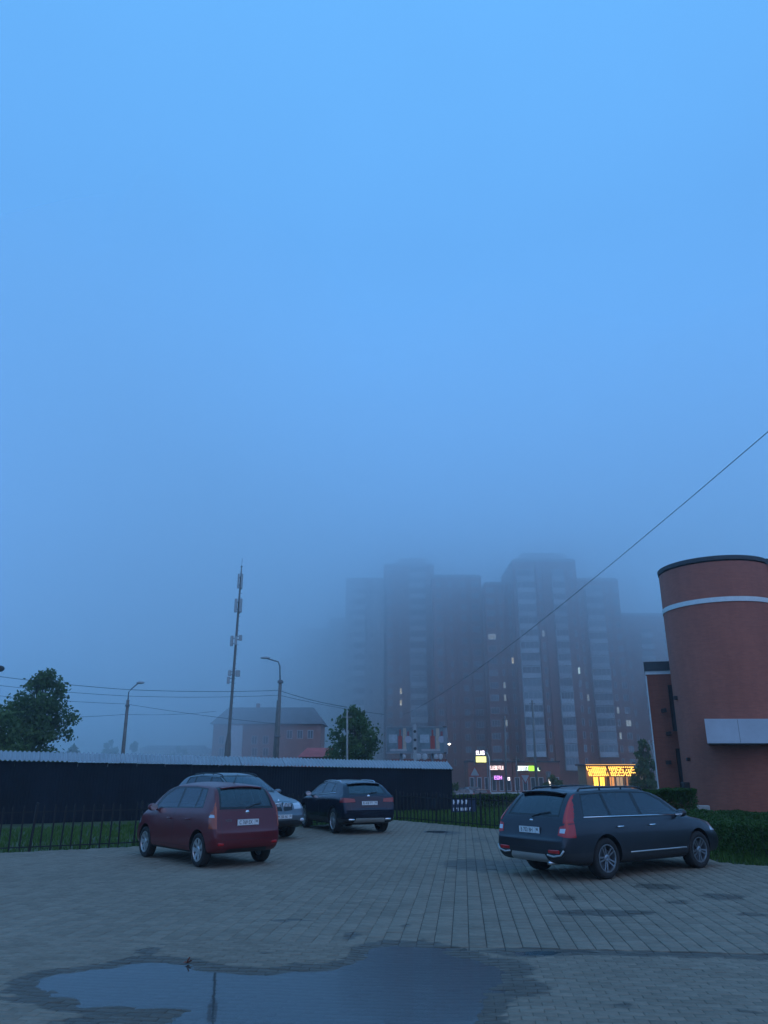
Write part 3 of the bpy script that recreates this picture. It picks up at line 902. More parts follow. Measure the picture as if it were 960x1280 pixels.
    for (u, v) in ((830, 888), (836, 917), (836, 953)):
        b = P(u, v, Yw); m = MB(); m.bbox((b.x-cx-.07, yw-.0, b.z-.1), (b.x-cx+.07, yw+.5, b.z+.1), .015); m.build('vent', M['plastic'], root)
tower_building()
# low pale kerb in front of the tower
def low_kerb():
    a = P(864, 1012, 33.5); b = P(888, 1012, 33.0)
    m = MB(); z = P(875, 1007, 33).z
    m.bbox((a.x, 33.0, -.1), (b.x, 33.3, max(.12, z)), .02)
    o = m.build('low_wall', M['concrete']); tag(o, 'short low pale concrete wall between the two hedges, below the round tower', 'wall')
low_kerb()

# ---- foliage
def leaf_cloud(pts, nrm_, size, rng, seed=0, aspect=1.6, jitter=1.0):
    """one small folded quad per point"""
    m = len(pts)
    a = rng.normal(size=(m, 3)); a /= np.linalg.norm(a, axis=1)[:,None]
    nn = nrm_*.8 + rng.normal(size=(m, 3))*jitter; nn /= np.linalg.norm(nn, axis=1)[:,None]
    t = np.cross(nn, a); t /= np.linalg.norm(t, axis=1)[:,None]+1e-9
    bt = np.cross(nn, t)
    s = (size*rng.uniform(.5, 1.3, m))[:,None]
    V = np.stack([pts - t*s*aspect*.5, pts + bt*s*.5, pts + t*s*aspect*.5, pts - bt*s*.5], 1)
    return V
def build_leaves(name, V, tone, mat_, parent):
    m = len(V)
    Fq = (np.arange(m)[:,None]*4+np.arange(4)[None])
    o = link(name, np_mesh(name, V.reshape(-1, 3), Fq, mat_, {'tone': np.repeat(tone[:,None], 4, 1).ravel()}), parent)
    return o
def tree(loc, h, r, label, seed, trunk_h=.3, leaves=9000, size=.22, group=None, lobes=26, squash=1.0, lean=0):
    rng = np.random.default_rng(seed); rr = rnd(seed)
    root = empty('tree', loc, 0, label, 'tree', group)
    tb = MB(); top = Vector((lean, 0, h*.75))
    tb.tube([(0,0,-.3), (lean*.2, .05, h*.15), (lean*.4, -.05, h*trunk_h), (lean*.7, .1, h*.52), top], [h*.026, h*.021, h*.017, h*.012, h*.004], 8)
    cents = []
    for i in range(lobes):
        t = rr.uniform(0, 1)
        zz = h*(trunk_h*.75 + (1-trunk_h*.75)*t*.93)
        prof = math.sin(math.pi*min(1, (t*.82+.16)))**.7
        a = rr.uniform(0, 6.283); rad = r*prof*rr.uniform(.25, .82)
        c = Vector((rad*math.cos(a)+lean*t, rad*math.sin(a), zz))
        cents.append((c, r*rr.uniform(.13, .30)*(.6+.4*prof)))
        s = Vector((lean*.5*t, 0, h*(trunk_h*.7+.5*t*(1-trunk_h))))
        mid = s.lerp(c, .5)+Vector((0, 0, r*.1))
        tb.tube([s, mid, c], [h*.007, h*.0045, h*.0015], 5)
    tb.build('trunk', M['bark'], root, smooth=True)
    w = np.array([q[1]**2 for q in cents]); w /= w.sum()
    idx = rng.choice(len(cents), leaves, p=w)
    C = np.array([q[0][:] for q in cents])[idx]; Rr = np.array([q[1] for q in cents])[idx]
    d = rng.normal(size=(leaves, 3)); d /= np.linalg.norm(d, axis=1)[:,None]
    # sprays: leaves gather along twigs, so the outline is ragged
    tw = rng.normal(size=(240, 3)); tw /= np.linalg.norm(tw, axis=1)[:,None]
    ti = rng.integers(0, 240, leaves); d = d*.55+tw[ti]*.9; d /= np.linalg.norm(d, axis=1)[:,None]
    rad = rng.uniform(.05, 1.0, leaves)**.55*(1+.45*(ti % 5 == 0))
    p = C + d*(Rr*rad)[:,None]*np.array([1, 1, squash])
    V = leaf_cloud(p, d*.5+np.array([0, 0, .5]), size, rng)
    tone = np.clip(.25+.5*rng.random(leaves)+.15*(idx % 3-1), 0, 1)
    build_leaves('crown', V, tone, M['leaf'], root)
    return root
def base(u, v, Y, z=None):
    p = P(u, v, Y); p.z = float(gz(p.x, p.y)) if z is None else z
    return p
# left tree: u 0..95, top v 835
Yt = 55; b0 = base(42, 900, Yt); ht = P(62, 835, Yt).z-b0.z
tree(b0, ht, 3.1, 'broad leafy tree, the largest on the far left above the shed roof', 11, .18, 15000, .17, lobes=95, lean=.4)
b1 = base(-2, 910, 50); tree(b1, P(0, 885, 50).z-b1.z, 2.6, 'tree cut by the left edge of the photo beside the largest tree', 12, .15, 8000, .18, lobes=50)
b2 = base(444, 900, 62); tree(b2, P(450, 880, 62).z-b2.z, 2.75, 'round leafy tree behind the shed roof in front of the apartment blocks', 13, .15, 12000, .17, lobes=75)
b3 = base(807, 950, 100); tree(b3, P(800, 922, 100).z-b3.z, 2.1, 'hazy tree between the lit shop and the low red brick wing', 14, .15, 6000, .26, lobes=45)
for i, (u, v, Y, r, lab) in enumerate(((97, 925, 95, 1.6, 'small faint tree just right of the largest left tree'), (138, 918, 120, 2.4, 'faint distant tree left of the curved street lamp'), (167, 925, 125, 2.2, 'faint low tree just right of the curved street lamp'),
                                    (226, 932, 140, 3.2, 'very faint low tree between the street lamp and the mast'))):
    b_ = base(u, v, Y); tree(b_, P(u, v, Y).z-b_.z, r, lab, 20+i, .1, 2500, .35, 'faint trees behind the shed', 14)
for i, (u, v, Y, r, lab) in enumerate(((560, 968, 105, 1.5, 'small dark tree right of the billboard'), (690, 968, 120, 1.9, 'small street tree left of the lit shop'))):
    b_ = base(u, v, Y); tree(b_, P(u, v, Y).z-b_.z, r, lab, 30+i, .1, 2500, .25, 'small trees along the street', 14)

def hedge(name_label, poly, h, seed, leaves, size, cat='hedge', group=None, mat_='leaf_hedge'):
    p = np.array(poly); rng = np.random.default_rng(seed)
    c0 = p.mean(0); root = empty('hedge', (c0[0], c0[1], 0), 0, name_label, cat, group)
    lo = p.min(0); hi = p.max(0)
    # woody core of twigs
    tw = MB(); rr = rnd(seed)
    cnt = 0
    while cnt < 150:
        x, y = rr.uniform(lo[0], hi[0]), rr.uniform(lo[1], hi[1])
        if float(poly_sd(np.array([x]), np.array([y]), poly)[0]) > -.15: continue
        hh = h*rr.uniform(.5, .85); x -= c0[0]; y -= c0[1]
        tw.tube([(x, y, -.05), (x+rr.uniform(-.1,.1), y+rr.uniform(-.1,.1), hh*.5), (x+rr.uniform(-.2,.2), y+rr.uniform(-.2,.2), hh)], [.012, .009, .004], 4, cap=False); cnt += 1
    tag(tw.build('twigs', M['bark'], root), kind='stuff')
    def hh(x, y): return h*(.93+.16*(fbm(x, y, 1.3, 3, seed)-.5)*2)
    pts = []; nr = []
    # volume (shaded interior) + skin
    n0 = leaves
    q = rng.uniform(lo-.05, hi+.05, (n0*3, 2)); sd = poly_sd(q[:,0], q[:,1], poly) + (fbm(q[:,0]*2, q[:,1]*2, 1, 3, seed+2)-.5)*.25
    q = q[sd < 0]; sd = sd[sd < 0]
    top = hh(q[:,0], q[:,1])
    nh = len(q)
    zz = np.where(rng.random(nh) < .45, top-rng.exponential(.05, nh), top*rng.random(nh)**.7)
    edge = np.exp(sd/.12)
    keep = (rng.random(nh) < .35+edge) | (zz > top-.15)
    q = q[keep]; zz = np.clip(zz[keep], .02, None); sd = sd[keep]; top = top[keep]
    sel = rng.choice(len(q), min(len(q), leaves), replace=False)
    q, zz, top = q[sel], zz[sel], top[sel]
    pt = np.stack([q[:,0]-c0[0], q[:,1]-c0[1], zz], -1)
    nn = np.tile(np.array([0, 0, .6]), (len(pt), 1))
    V = leaf_cloud(pt, nn, size, rng)
    tone = np.clip(.15+.6*rng.random(len(pt))+.3*(fbm(q[:,0], q[:,1], 2, 3, seed)-.5), 0, 1)
    build_leaves('foliage', V, tone, M[mat_], root)
hb = [(7.35,18.9),(8.0,17.6),(9.2,16.75),(15,15.9),(15,23.5),(8.1,24.3)]
hedge('bright green clipped hedge bed at the right edge, in front of the brick tower', hb, .78, 41, 60000, .045)
z2 = P(822, 986, 27).z
hedge('darker taller hedge behind the grey estate car, below the low brick wing', [(6.6,27.2),(9.9,25.6),(10.5,27.0),(7.2,28.8)], z2, 42, 26000, .05)
hedge('low dark hedge beyond the short railing, left of the grey estate car', [(2.2,43),(9.5,41.5),(9.7,42.6),(2.3,44.2)], P(615, 993, 42.5).z, 43, 14000, .08, mat_='leaf')

# ---- poles, mast, wires
def pole_at(u, vtop, Y): 
    t = P(u, vtop, Y); return Vector((t.x, t.y, float(gz(t.x, t.y)))), t.z
def lamp_a():
    p = P(160, 875, 60); g = P(154, 938, 60); zb = float(gz(p.x, p.y)); tilt = (p.x-g.x)/(p.z-g.z)
    q = lambda z: g.x + tilt*(z-g.z)
    root = empty('street_lamp', (q(zb), 60, zb), 0, 'leaning street lamp with a short curved arm, left of the mast', 'street lamp', 'street lamps')
    X = lambda z: q(z)-q(zb)
    z1 = p.z
    m = MB(); m.tube([(0,0,-.2), (X(z1), 0, z1-zb)], [.17, .11], 10); m.build('pole', M['pole_concrete'], root, True)
    e1 = P(166, 859, 60); e2 = P(174, 853, 60)
    m = MB(); m.tube([(X(z1-.3), 0, z1-zb-.3), (X(z1+.6), 0, z1-zb+.6), (e1.x-q(zb)-.1, 0, e1.z-zb-.15), (e2.x-q(zb), 0, e2.z-zb)], .045, 8); m.build('arm', M['grey_metal'], root, True)
    m = MB(); m.ball((e2.x-q(zb)+.1, 0, e2.z-zb-.02), .34, .14, .11, 10); m.build('lamp_head', M['antenna_grey'], root, True)
    m = MB(); m.bbox((X(z1)-.14, -.14, z1-zb-.5), (X(z1)+.14, .14, z1-zb-.36), .02); m.build('clamp', M['grey_metal'], root)
    return Vector((q(z1), 60, z1))
def lamp_b():
    g = P(346, 940, 62); p = P(350.5, 850, 62); zb = float(gz(p.x, p.y))
    tilt = (p.x-g.x)/(p.z-g.z); q = lambda z: g.x + tilt*(z-g.z); X = lambda z: q(z)-q(zb)
    root = empty('street_lamp', (q(zb), 62, zb), 0, 'tall street lamp with a long arm reaching left over two bound poles', 'street lamp', 'street lamps')
    m = MB(); m.tube([(0,0,-.2), (X(p.z), 0, p.z-zb)], [.19, .13], 10); m.tube([(-.3,.1,-.2), (X(p.z-.9)-.14, .08, p.z-zb-1.6)], [.12, .08], 8); m.build('pole', M['pole_concrete'], root, True)
    a = P(350, 828, 62); b_ = P(330, 822, 62)
    m = MB(); m.tube([(X(p.z), 0, p.z-zb-.4), (a.x-q(zb), 0, a.z-zb-.3), (a.x-q(zb)-.15, 0, a.z-zb+.05), (b_.x-q(zb), 0, b_.z-zb)], .055, 8); m.build('arm', M['grey_metal'], root, True)
    m = MB(); m.ball((b_.x-q(zb)+.1, 0, b_.z-zb-.02), .42, .16, .10, 10); m.build('lamp_head', M['antenna_grey'], root, True)
    m = MB(); m.bbox((X(p.z)-.2, -.2, p.z-zb-.25), (X(p.z)+.22, .2, p.z-zb-.05), .02); m.bbox((X(5)-.22, -.2, 5), (X(5)+.2, .2, 5.12), .02); m.build('clamp', M['grey_metal'], root)
    return Vector((q(p.z), 62, p.z))
LA_top = lamp_a(); LB_top = lamp_b()
def lamp_edge():      # only its head shows at the left edge
    h = P(0, 836, 48); zb = float(gz(h.x, 48))
    root = empty('street_lamp', (h.x-1.6, 48, zb), 0, 'street lamp whose dark head just enters at the left edge of the photo', 'street lamp', 'street lamps')
    m = MB(); m.tube([(0,0,-.2), (0,0,h.z-zb-.8), (.3,0,h.z-zb-.1), (1.4, 0, h.z-zb)], [.14, .1, .06, .05], 8); m.build('pole', M['pole_concrete'], root, True)
    m = MB(); m.ball((1.6, 0, h.z-zb), .3, .16, .2, 10); m.build('lamp_head', M['black_metal'], root, True)
lamp_edge()
def mast():
    Y = 72; g = P(284.5, 940, Y); t = P(302, 709, Y); zb = float(gz(g.x, Y))
    tilt = (t.x-g.x)/(t.z-g.z); q = lambda z: g.x+tilt*(z-g.z)
    root = empty('phone_mast', (q(zb), Y, zb), 0, 'tall slim phone mast carrying four clusters of grey antennas', 'mast')
    X = lambda z: q(z)-q(zb)
    T = t.z
    m = MB(); zs = [zb-.3, P(285, 932, Y).z, P(287, 915, Y).z, P(292, 840, Y).z, P(297, 770, Y).z, T-.6, T]
    m.tube([(X(z), 0, z-zb) for z in zs], [.30, .28, .15, .13, .11, .07, .04], 12); m.build('mast_tube', M['pole_concrete'], root, True)
    m = MB(); m.tube([(X(T), 0, T-zb), (X(T+1), 0, T-zb+.9)], .02, 5); m.ball((X(T), 0, T-zb+.05), .1, n=8); m.build('lightning_rod', M['grey_metal'], root)
    # climbing rungs
    m = MB(); z = 2
    while z < T-zb-2: m.tube([(X(z+zb)-.02, -.3, z), (X(z+zb)+.3, -.3, z)], .015, 4); z += .45
    m.build('ladder', M['grey_metal'], root)
    def panel(v0, v1, dx, dy, w, name='antenna'):
        w *= .85; z0, z1 = P(295, v1, Y).z, P(295, v0, Y).z; xm = X((z0+z1)/2)
        s = MB(); s.bbox((xm+dx-w/2, dy-.09, z0-zb), (xm+dx+w/2, dy+.09, z1-zb), .03); o = s.build(name, M['antenna_grey'], root)
        zz = (z0+z1)/2-zb
        for z_ in (zz-.25*(z1-z0), zz+.25*(z1-z0)):
            b = MB(); b.box((min(xm, xm+dx), min(0, dy)-.02, z_-.02), (max(xm, xm+dx)+.02, max(0, dy)+.02, z_+.02))
            b.build('bracket', M['grey_metal'], o)
    for dx, dy in ((-.17, -.2), (.17, -.2), (0, .3)): panel(718, 736, dx, dy, .2)
    for dx, dy in ((-.24, -.22), (.24, -.22), (0, .34)): panel(749, 766, dx, dy, .3)
    for v0, v1, dx, dy, w in ((795, 808, -.38, -.15, .34), (794, 801, .42, -.1, .36), (796, 807, .05, -.35, .3)): panel(v0, v1, dx, dy, w)
    for v0, v1, dx, dy, w in ((838, 846, .42, -.1, .5), (838, 845, -.35, -.1, .36), (846, 855, -.42, -.15, .3)): panel(v0, v1, dx, dy, w)
mast()
def thin_pole(u, v0, Y, label, r0=.1, col='pole_concrete', uh=None, vg=945):
    g = P(u, vg, Y); t = P(uh or u, v0, Y); zb = float(gz(g.x, Y)); tilt = (t.x-g.x)/max(.1, t.z-g.z)
    m = MB(); X = lambda z: tilt*(z-g.z)
    m.tube([(X(zb)-X(zb), 0, -.3), (X(t.z)-X(zb), 0, t.z-zb)], [r0, r0*.7], 8)
    m.tube([(X(t.z)-X(zb)-.35, 0, t.z-zb-.4), (X(t.z)-X(zb)+.35, 0, t.z-zb-.4)], .03, 5)
    o = m.build('utility_pole', M[col], None, True); o.location = (g.x+X(zb), Y, zb)
    tag(o, label, 'pole', 'plain poles along the street')
    return t
PL = [thin_pole(434, 889, 54, 'slim pale pole in front of the round leafy tree', .085, 'concrete'),
      thin_pole(632, 895, 90, 'thin dark pole left of the green and white shop sign', .12, uh=631),
      thin_pole(669, 875, 92, 'thin dark pole crossing the pale glazed balconies, by the green sign', .16, uh=665),
      thin_pole(645, 945, 95, 'short thin pole beside the pink shop sign', .08),
      thin_pole(817, 925, 80, 'slim pale pole right beside the low red brick wing', .08, 'concrete', 811)]
def cable(name, pts, rad, label, group):
    """a sagging wire through its hanging points"""
    allp = []
    for a, b, sag in pts:
        a, b = Vector(a), Vector(b)
        for k in range(13):
            t = k/12; p = a.lerp(b, t); p.z -= sag*4*t*(1-t)
            if not allp or (allp[-1]-p).length > 1e-4: allp.append(p)
    o0 = allp[0].copy(); m = MB(); m.tube([p-o0 for p in allp], rad, 5)
    o = m.build(name, M['cable']); o.location = o0
    return tag(o, label, 'cable', group)
def wires():
    g = 'overhead wires on the left'
    def chain(us, sag, r_, lab):
        q = [P(u, v, Y) for u, v, Y in us]
        cable('overhead_wire', [(a, b, sag) for a, b in zip(q[:-1], q[1:])], r_, lab, g)
    chain([(-40, 840, 58), (159, 862, 60), (349, 863, 62), (434, 884, 54)], .12, .018, 'topmost overhead wire from the left edge past both street lamps')
    chain([(-40, 852, 58), (159, 870, 60), (349, 869, 62), (480, 893, 66)], .12, .014, 'second overhead wire from the top, left of the tall street lamp')
    chain([(-40, 866, 58), (158, 880, 60), (348, 905, 62)], .1, .012, 'thin wire sinking from the curved lamp towards the mast foot')
    chain([(-40, 897, 58), (157, 893, 60), (270, 889, 75)], .15, .012, 'lowest thin wire running nearly level past the curved lamp')
    a = P(505, 893, 85); b_ = P(1010, 497, 16)
    cable('overhead_cable', [(a, b_, .8)], .011, 'single thick cable falling diagonally from the upper right corner of the view', None)
wires()
# ================================================================== CARS
def lerp_tab(tab, x):
    if x <= tab[0][0]: return tab[0][1]
    for (a, va), (b, vb) in zip(tab[:-1], tab[1:]):
        if x <= b: return va+(vb-va)*(x-a)/(b-a)
    return tab[-1][1]
def make_hull(c):
    W, xs = c['w'], c['xs']; K = 6
    rows = []
    for x in xs:
        w = W*lerp_tab(c['plan'], x); zb = lerp_tab(c['bot'], x); zt = lerp_tab(c['top'], x)
        ze = zt-lerp_tab(c['crown'], x); wt = lerp_tab(c['wt'], x)
        zs = min(lerp_tab(c['belt'], x), ze-.035); ws = w*.965 if zs > zb+.3 else w
        wt = min(wt, ws-.015)
        hi = ze-zs > .12
        side = [(w*.90, zb), (w*.975, zb+.07), (w*1.0, zb+.2), (w*1.0, (zb+zs)/2+.06), (w*.99, zs-.13 if zs-.13 > (zb+zs)/2+.08 else (zb+zs)/2+.09), (ws, zs)]
        if hi:
            side += [(ws+(wt-ws)*.10-.012, zs+(ze-zs)*.08), (wt+(ws-wt)*.10, ze-(ze-zs)*.10), (wt, ze)]
        else:
            side += [(ws+(wt-ws)*.2, zs+(ze-zs)*.35), (ws+(wt-ws)*.55, zs+(ze-zs)*.75), (wt, ze)]
        ring = [(x, -y, z) for y, z in side]
        for k in range(1, K):
            t = k/K*2-1; ring.append((x, t*wt, ze+(zt-ze)*(1-t*t)))
        ring += [(x, y, z) for y, z in reversed(side)]
        for k in range(1, K):
            t = 1-k/K*2; ring.append((x, t*w*.9, zb))
        rows.append(ring)
    n = len(rows[0]); S = 9
    vs = [p for r in rows for p in r]; fs = []
    for i in range(len(rows)-1):
        for k in range(n):
            fs.append((i*n+k, (i+1)*n+k, (i+1)*n+(k+1) % n, i*n+(k+1) % n))
    # end caps as grids
    def cap(ri, bulge, flip):
        base_ = ri*n; idx = []
        for r_ in range(S):
            l, rt = base_+r_, base_+(2*S+K-1-1-r_)
            row = [l]
            if r_ == S-1: row += [base_+S+k for k in range(K-1)]
            elif r_ == 0: row += [base_+n-1-k for k in range(K-1)]
            else:
                a, b_ = Vector(vs[l]), Vector(vs[rt])
                for k in range(1, K):
                    p = a.lerp(b_, k/K); t = k/K*2-1; p.x += bulge*(1-t*t)
                    vs.append(tuple(p)); row.append(len(vs)-1)
            row.append(rt); idx.append(row)
        for r_ in range(S-1):
            for k in range(K):
                f = (idx[r_][k], idx[r_+1][k], idx[r_+1][k+1], idx[r_][k+1])
                fs.append(f if not flip else f[::-1])
    cap(0, -c.get('bulge_r', .04), False); cap(len(rows)-1, c.get('bulge_f', .06), True)
    me = bpy.data.meshes.new('hull'); me.from_pydata(vs, [], fs)
    bm = bmesh.new(); bm.from_mesh(me); bmesh.ops.recalc_face_normals(bm, faces=bm.faces)
    if bm.calc_volume(signed=True) < 0: bmesh.ops.reverse_faces(bm, faces=bm.faces)
    bm.to_mesh(me); bm.free()
    o = link('hull_tmp', me)
    s = o.modifiers.new('s', 'SUBSURF'); s.levels = 2; s.render_levels = 2
    # wheel wells
    q = MB(); rw = c['wr']+.055
    for wx in c['axles']:
        for s_ in (-1, 1):
            y0, y1 = (s_*(W-.27), s_*(W+.15))
            pr = [(0.001, y0), (rw, y0), (rw, y1), (0.001, y1)] if s_ > 0 else [(0.001, y1), (rw, y1), (rw, y0), (0.001, y0)]
            q.lathe(pr, 40, axis='Y', M=Matrix.Translation((wx, 0, c['wr']+.01)))
    cme = q.mesh('cut', M['plastic'])
    bm = bmesh.new(); bm.from_mesh(cme); bmesh.ops.remove_doubles(bm, verts=bm.verts, dist=.0015); bmesh.ops.recalc_face_normals(bm, faces=bm.faces); bm.to_mesh(cme); bm.free()
    cu = link('cut_tmp', cme)
    b = o.modifiers.new('b', 'BOOLEAN'); b.operation = 'DIFFERENCE'; b.object = cu; b.solver = 'EXACT'
    bpy.context.view_layer.update()
    dg = bpy.context.evaluated_depsgraph_get()
    res = bpy.data.meshes.new_from_object(o.evaluated_get(dg))
    bpy.data.objects.remove(o); bpy.data.objects.remove(cu)
    bm = bmesh.new(); bm.from_mesh(res); bm.normal_update()
    if bm.calc_volume(signed=True) < 0: bmesh.ops.reverse_faces(bm, faces=bm.faces)
    from mathutils.bvhtree import BVHTree
    c['bvh'] = BVHTree.FromBMesh(bm)
    return bm

def region_cut(bm, poly, axis, test):
    """cut the outline poly (convex) into the surface; axis 'y': poly is (x,z) on the flanks, axis 'x': poly is (y,z) on nose or tail. returns the faces inside"""
    ia = 0 if axis == 'y' else 1
    area = sum(poly[i][0]*poly[(i+1) % len(poly)][1]-poly[(i+1) % len(poly)][0]*poly[i][1] for i in range(len(poly)))
    if area < 0: poly = poly[::-1]
    lo = (min(p[0] for p in poly), min(p[1] for p in poly)); hi = (max(p[0] for p in poly), max(p[1] for p in poly))
    def cand():
        r = []
        for f in bm.faces:
            if not test(f): continue
            a = [v.co[ia] for v in f.verts]; z = [v.co.z for v in f.verts]
            if max(a) < lo[0] or min(a) > hi[0] or max(z) < lo[1] or min(z) > hi[1]: continue
            r.append(f)
        return r
    for i in range(len(poly)):
        a, b_ = poly[i], poly[(i+1) % len(poly)]
        d = (b_[0]-a[0], b_[1]-a[1]); nn = (d[1], -d[0])
        co = Vector((a[0], 0, a[1])) if axis == 'y' else Vector((0, a[0], a[1]))
        no = Vector((nn[0], 0, nn[1])) if axis == 'y' else Vector((0, nn[0], nn[1]))
        fs = cand()
        geom = list(set(fs) | {e for f in fs for e in f.edges} | {v for f in fs for v in f.verts})
        bmesh.ops.bisect_plane(bm, geom=geom, plane_co=co, plane_no=no.normalized(), dist=1e-5)
    out = []
    for f in cand():
        c = f.calc_center_median(); p = (c[ia], c.z)
        if all((poly[(i+1) % len(poly)][0]-poly[i][0])*(p[1]-poly[i][1])-(poly[(i+1) % len(poly)][1]-poly[i][1])*(p[0]-poly[i][0]) > -1e-6 for i in range(len(poly))):
            out.append(f)
    return out
def extract(bm, faces, off=0.0, thick=0.0, delete=True):
    """lift faces off into their own bmesh"""
    nb = bmesh.new(); vm = {}
    bm.normal_update()
    for f in faces:
        vs = []
        for v in f.verts:
            if v not in vm: vm[v] = nb.verts.new(v.co + v.normal*off)
            vs.append(vm[v])
        try: nb.faces.new(vs)
        except ValueError: pass
    if delete: bmesh.ops.delete(bm, geom=faces, context='FACES')
    nb.normal_update()
    if thick:
        bmesh.ops.solidify(nb, geom=nb.faces[:], thickness=thick)
    return nb
def bm_obj(bm, name, m, parent, smooth=True):
    me = bpy.data.meshes.new(name); bm.to_mesh(me); bm.free()
    me.materials.append(m)
    if smooth: me.polygons.foreach_set('use_smooth', [True]*len(me.polygons))
    return link(name, me, parent)
def inset_poly(poly, d):
    """shrink a convex polygon by d"""
    area = sum(poly[i][0]*poly[(i+1) % len(poly)][1]-poly[(i+1) % len(poly)][0]*poly[i][1] for i in range(len(poly)))
    if area < 0: poly = poly[::-1]
    n_ = len(poly); L = []
    for i in range(n_):
        a, b_ = Vector(poly[i]), Vector(poly[(i+1) % n_]); t = (b_-a).normalized(); L.append((a+Vector((-t.y, t.x))*d, t))
    out = []
    for i in range(n_):
        (p, t), (q, s) = L[i-1], L[i]
        den = t.x*s.y-t.y*s.x
        k = ((q.x-p.x)*s.y-(q.y-p.y)*s.x)/den if abs(den) > 1e-9 else 0
        out.append((p.x+t.x*k, p.y+t.y*k))
    return out

def make_wheel(r, w, style, mrim, nsp=6):
    """wheel axis along Y, outer face towards -Y"""
    t = MB(); rr = r*.68
    t.lathe([(rr-.005, w*.42), (r*.80, w*.5), (r*.95, w*.46), (r, w*.34), (r, -w*.34), (r*.95, -w*.46), (r*.80, -w*.5), (rr-.005, -w*.42), (rr-.02, 0), (rr-.005, w*.42)], 36, axis='Y')
    tyre = t.mesh('wheel', M['rubber'], True)
    q = MB()
    q.lathe([(rr, -w*.44), (rr+.004, -w*.46), (rr-.016, -w*.46), (rr-.022, -w*.40), (rr-.03, -w*.1), (rr-.035, w*.3)], 36, axis='Y')
    q.lathe([(.001, -w*.40), (.035, -w*.42), (.062, -w*.38), (.07, -w*.3)], 16, axis='Y')
    for k in range(nsp):
        a = 2*math.pi*k/nsp
        Mx = Matrix.Rotation(a, 4, 'Y')
        if style == 'split':
            for s_ in (-1, 1):
                vs = [(.05, -w*.37, s_*.004), (.05, -w*.37, s_*.030), (rr-.02, -w*.43, s_*.052), (rr-.02, -w*.43, s_*.024),
                      (.05, -w*.27, s_*.004), (.05, -w*.27, s_*.030), (rr-.02, -w*.33, s_*.052), (rr-.02, -w*.33, s_*.024)]
                q.add([Mx @ Vector(v) for v in vs], [(0,1,2,3),(7,6,5,4),(0,4,5,1),(1,5,6,2),(2,6,7,3),(3,7,4,0)])
        else:
            h0, h1 = (.030, .046)
            vs = [(.05, -w*.37, -h0), (.05, -w*.37, h0), (rr-.02, -w*.43, h1), (rr-.02, -w*.43, -h1), (.05, -w*.25, -h0), (.05, -w*.25, h0), (rr-.02, -w*.32, h1), (rr-.02, -w*.32, -h1)]
            q.add([Mx @ Vector(v) for v in vs], [(0,1,2,3),(7,6,5,4),(0,4,5,1),(1,5,6,2),(2,6,7,3),(3,7,4,0)])
    rim = q.mesh('rim', mrim, False)
    d = MB(); d.lathe([(.001, -w*.1), (rr*.72, -w*.1), (rr*.72, -w*.02), (rr-.03, w*.2), (.001, w*.2)], 24, axis='Y')
    disc = d.mesh('brake_disc', M['grey_metal'])
    return tyre, rim, disc

def text_mesh(s, size, m_, extrude=.0012):
    cu = bpy.data.curves.new('txt', 'FONT'); cu.body = s; cu.size = size; cu.extrude = extrude; cu.align_x = 'CENTER'; cu.align_y = 'CENTER'
    o = link('txt_tmp', cu); bpy.context.view_layer.update()
    me = bpy.data.meshes.new_from_object(o.evaluated_get(bpy.context.evaluated_depsgraph_get()))
    bpy.data.objects.remove(o); bpy.data.curves.remove(cu)
    me.materials.clear(); me.materials.append(m_)
    return me
def plate(parent, x, z, ang, text, region, facing):
    """facing -1: on the tail (seen from behind), +1: on the nose"""
    Mx = Matrix.Translation((x, 0, z)) @ Matrix.Rotation(0 if facing > 0 else math.pi, 4, 'Z') @ Matrix.Rotation(R(90), 4, 'Z') @ Matrix.Rotation(R(90), 4, 'X') @ Matrix.Rotation(ang, 4, 'X')
    m = MB(); m.bbox((-.26, -.056, -.006), (.26, .056, .004), .003); m.add([(-.25,-.048,.0046),(.25,-.048,.0046),(.25,.048,.0046),(-.25,.048,.0046)], [(0,1,2,3)])
    o = m.build('number_plate', M['plate'], parent); o.matrix_local = Mx
    me = text_mesh(text, .098, M['plate_ink']); t = link('plate_text', me, o); t.location = (-.06, -.002, .006); t.scale = (.82, 1, 1)
    me = text_mesh(region, .066, M['plate_ink']); t = link('plate_text', me, o); t.location = (.205, .010, .006); t.scale = (.85, 1, 1)
    m = MB(); m.box((.158, -.05, .0047), (.162, .05, .006)); m.box((-.255, -.052, .0047), (.255, -.049, .006)); m.box((-.255, .049, .0047), (.255, .052, .006)); m.build('plate_border', M['plate_ink'], o)

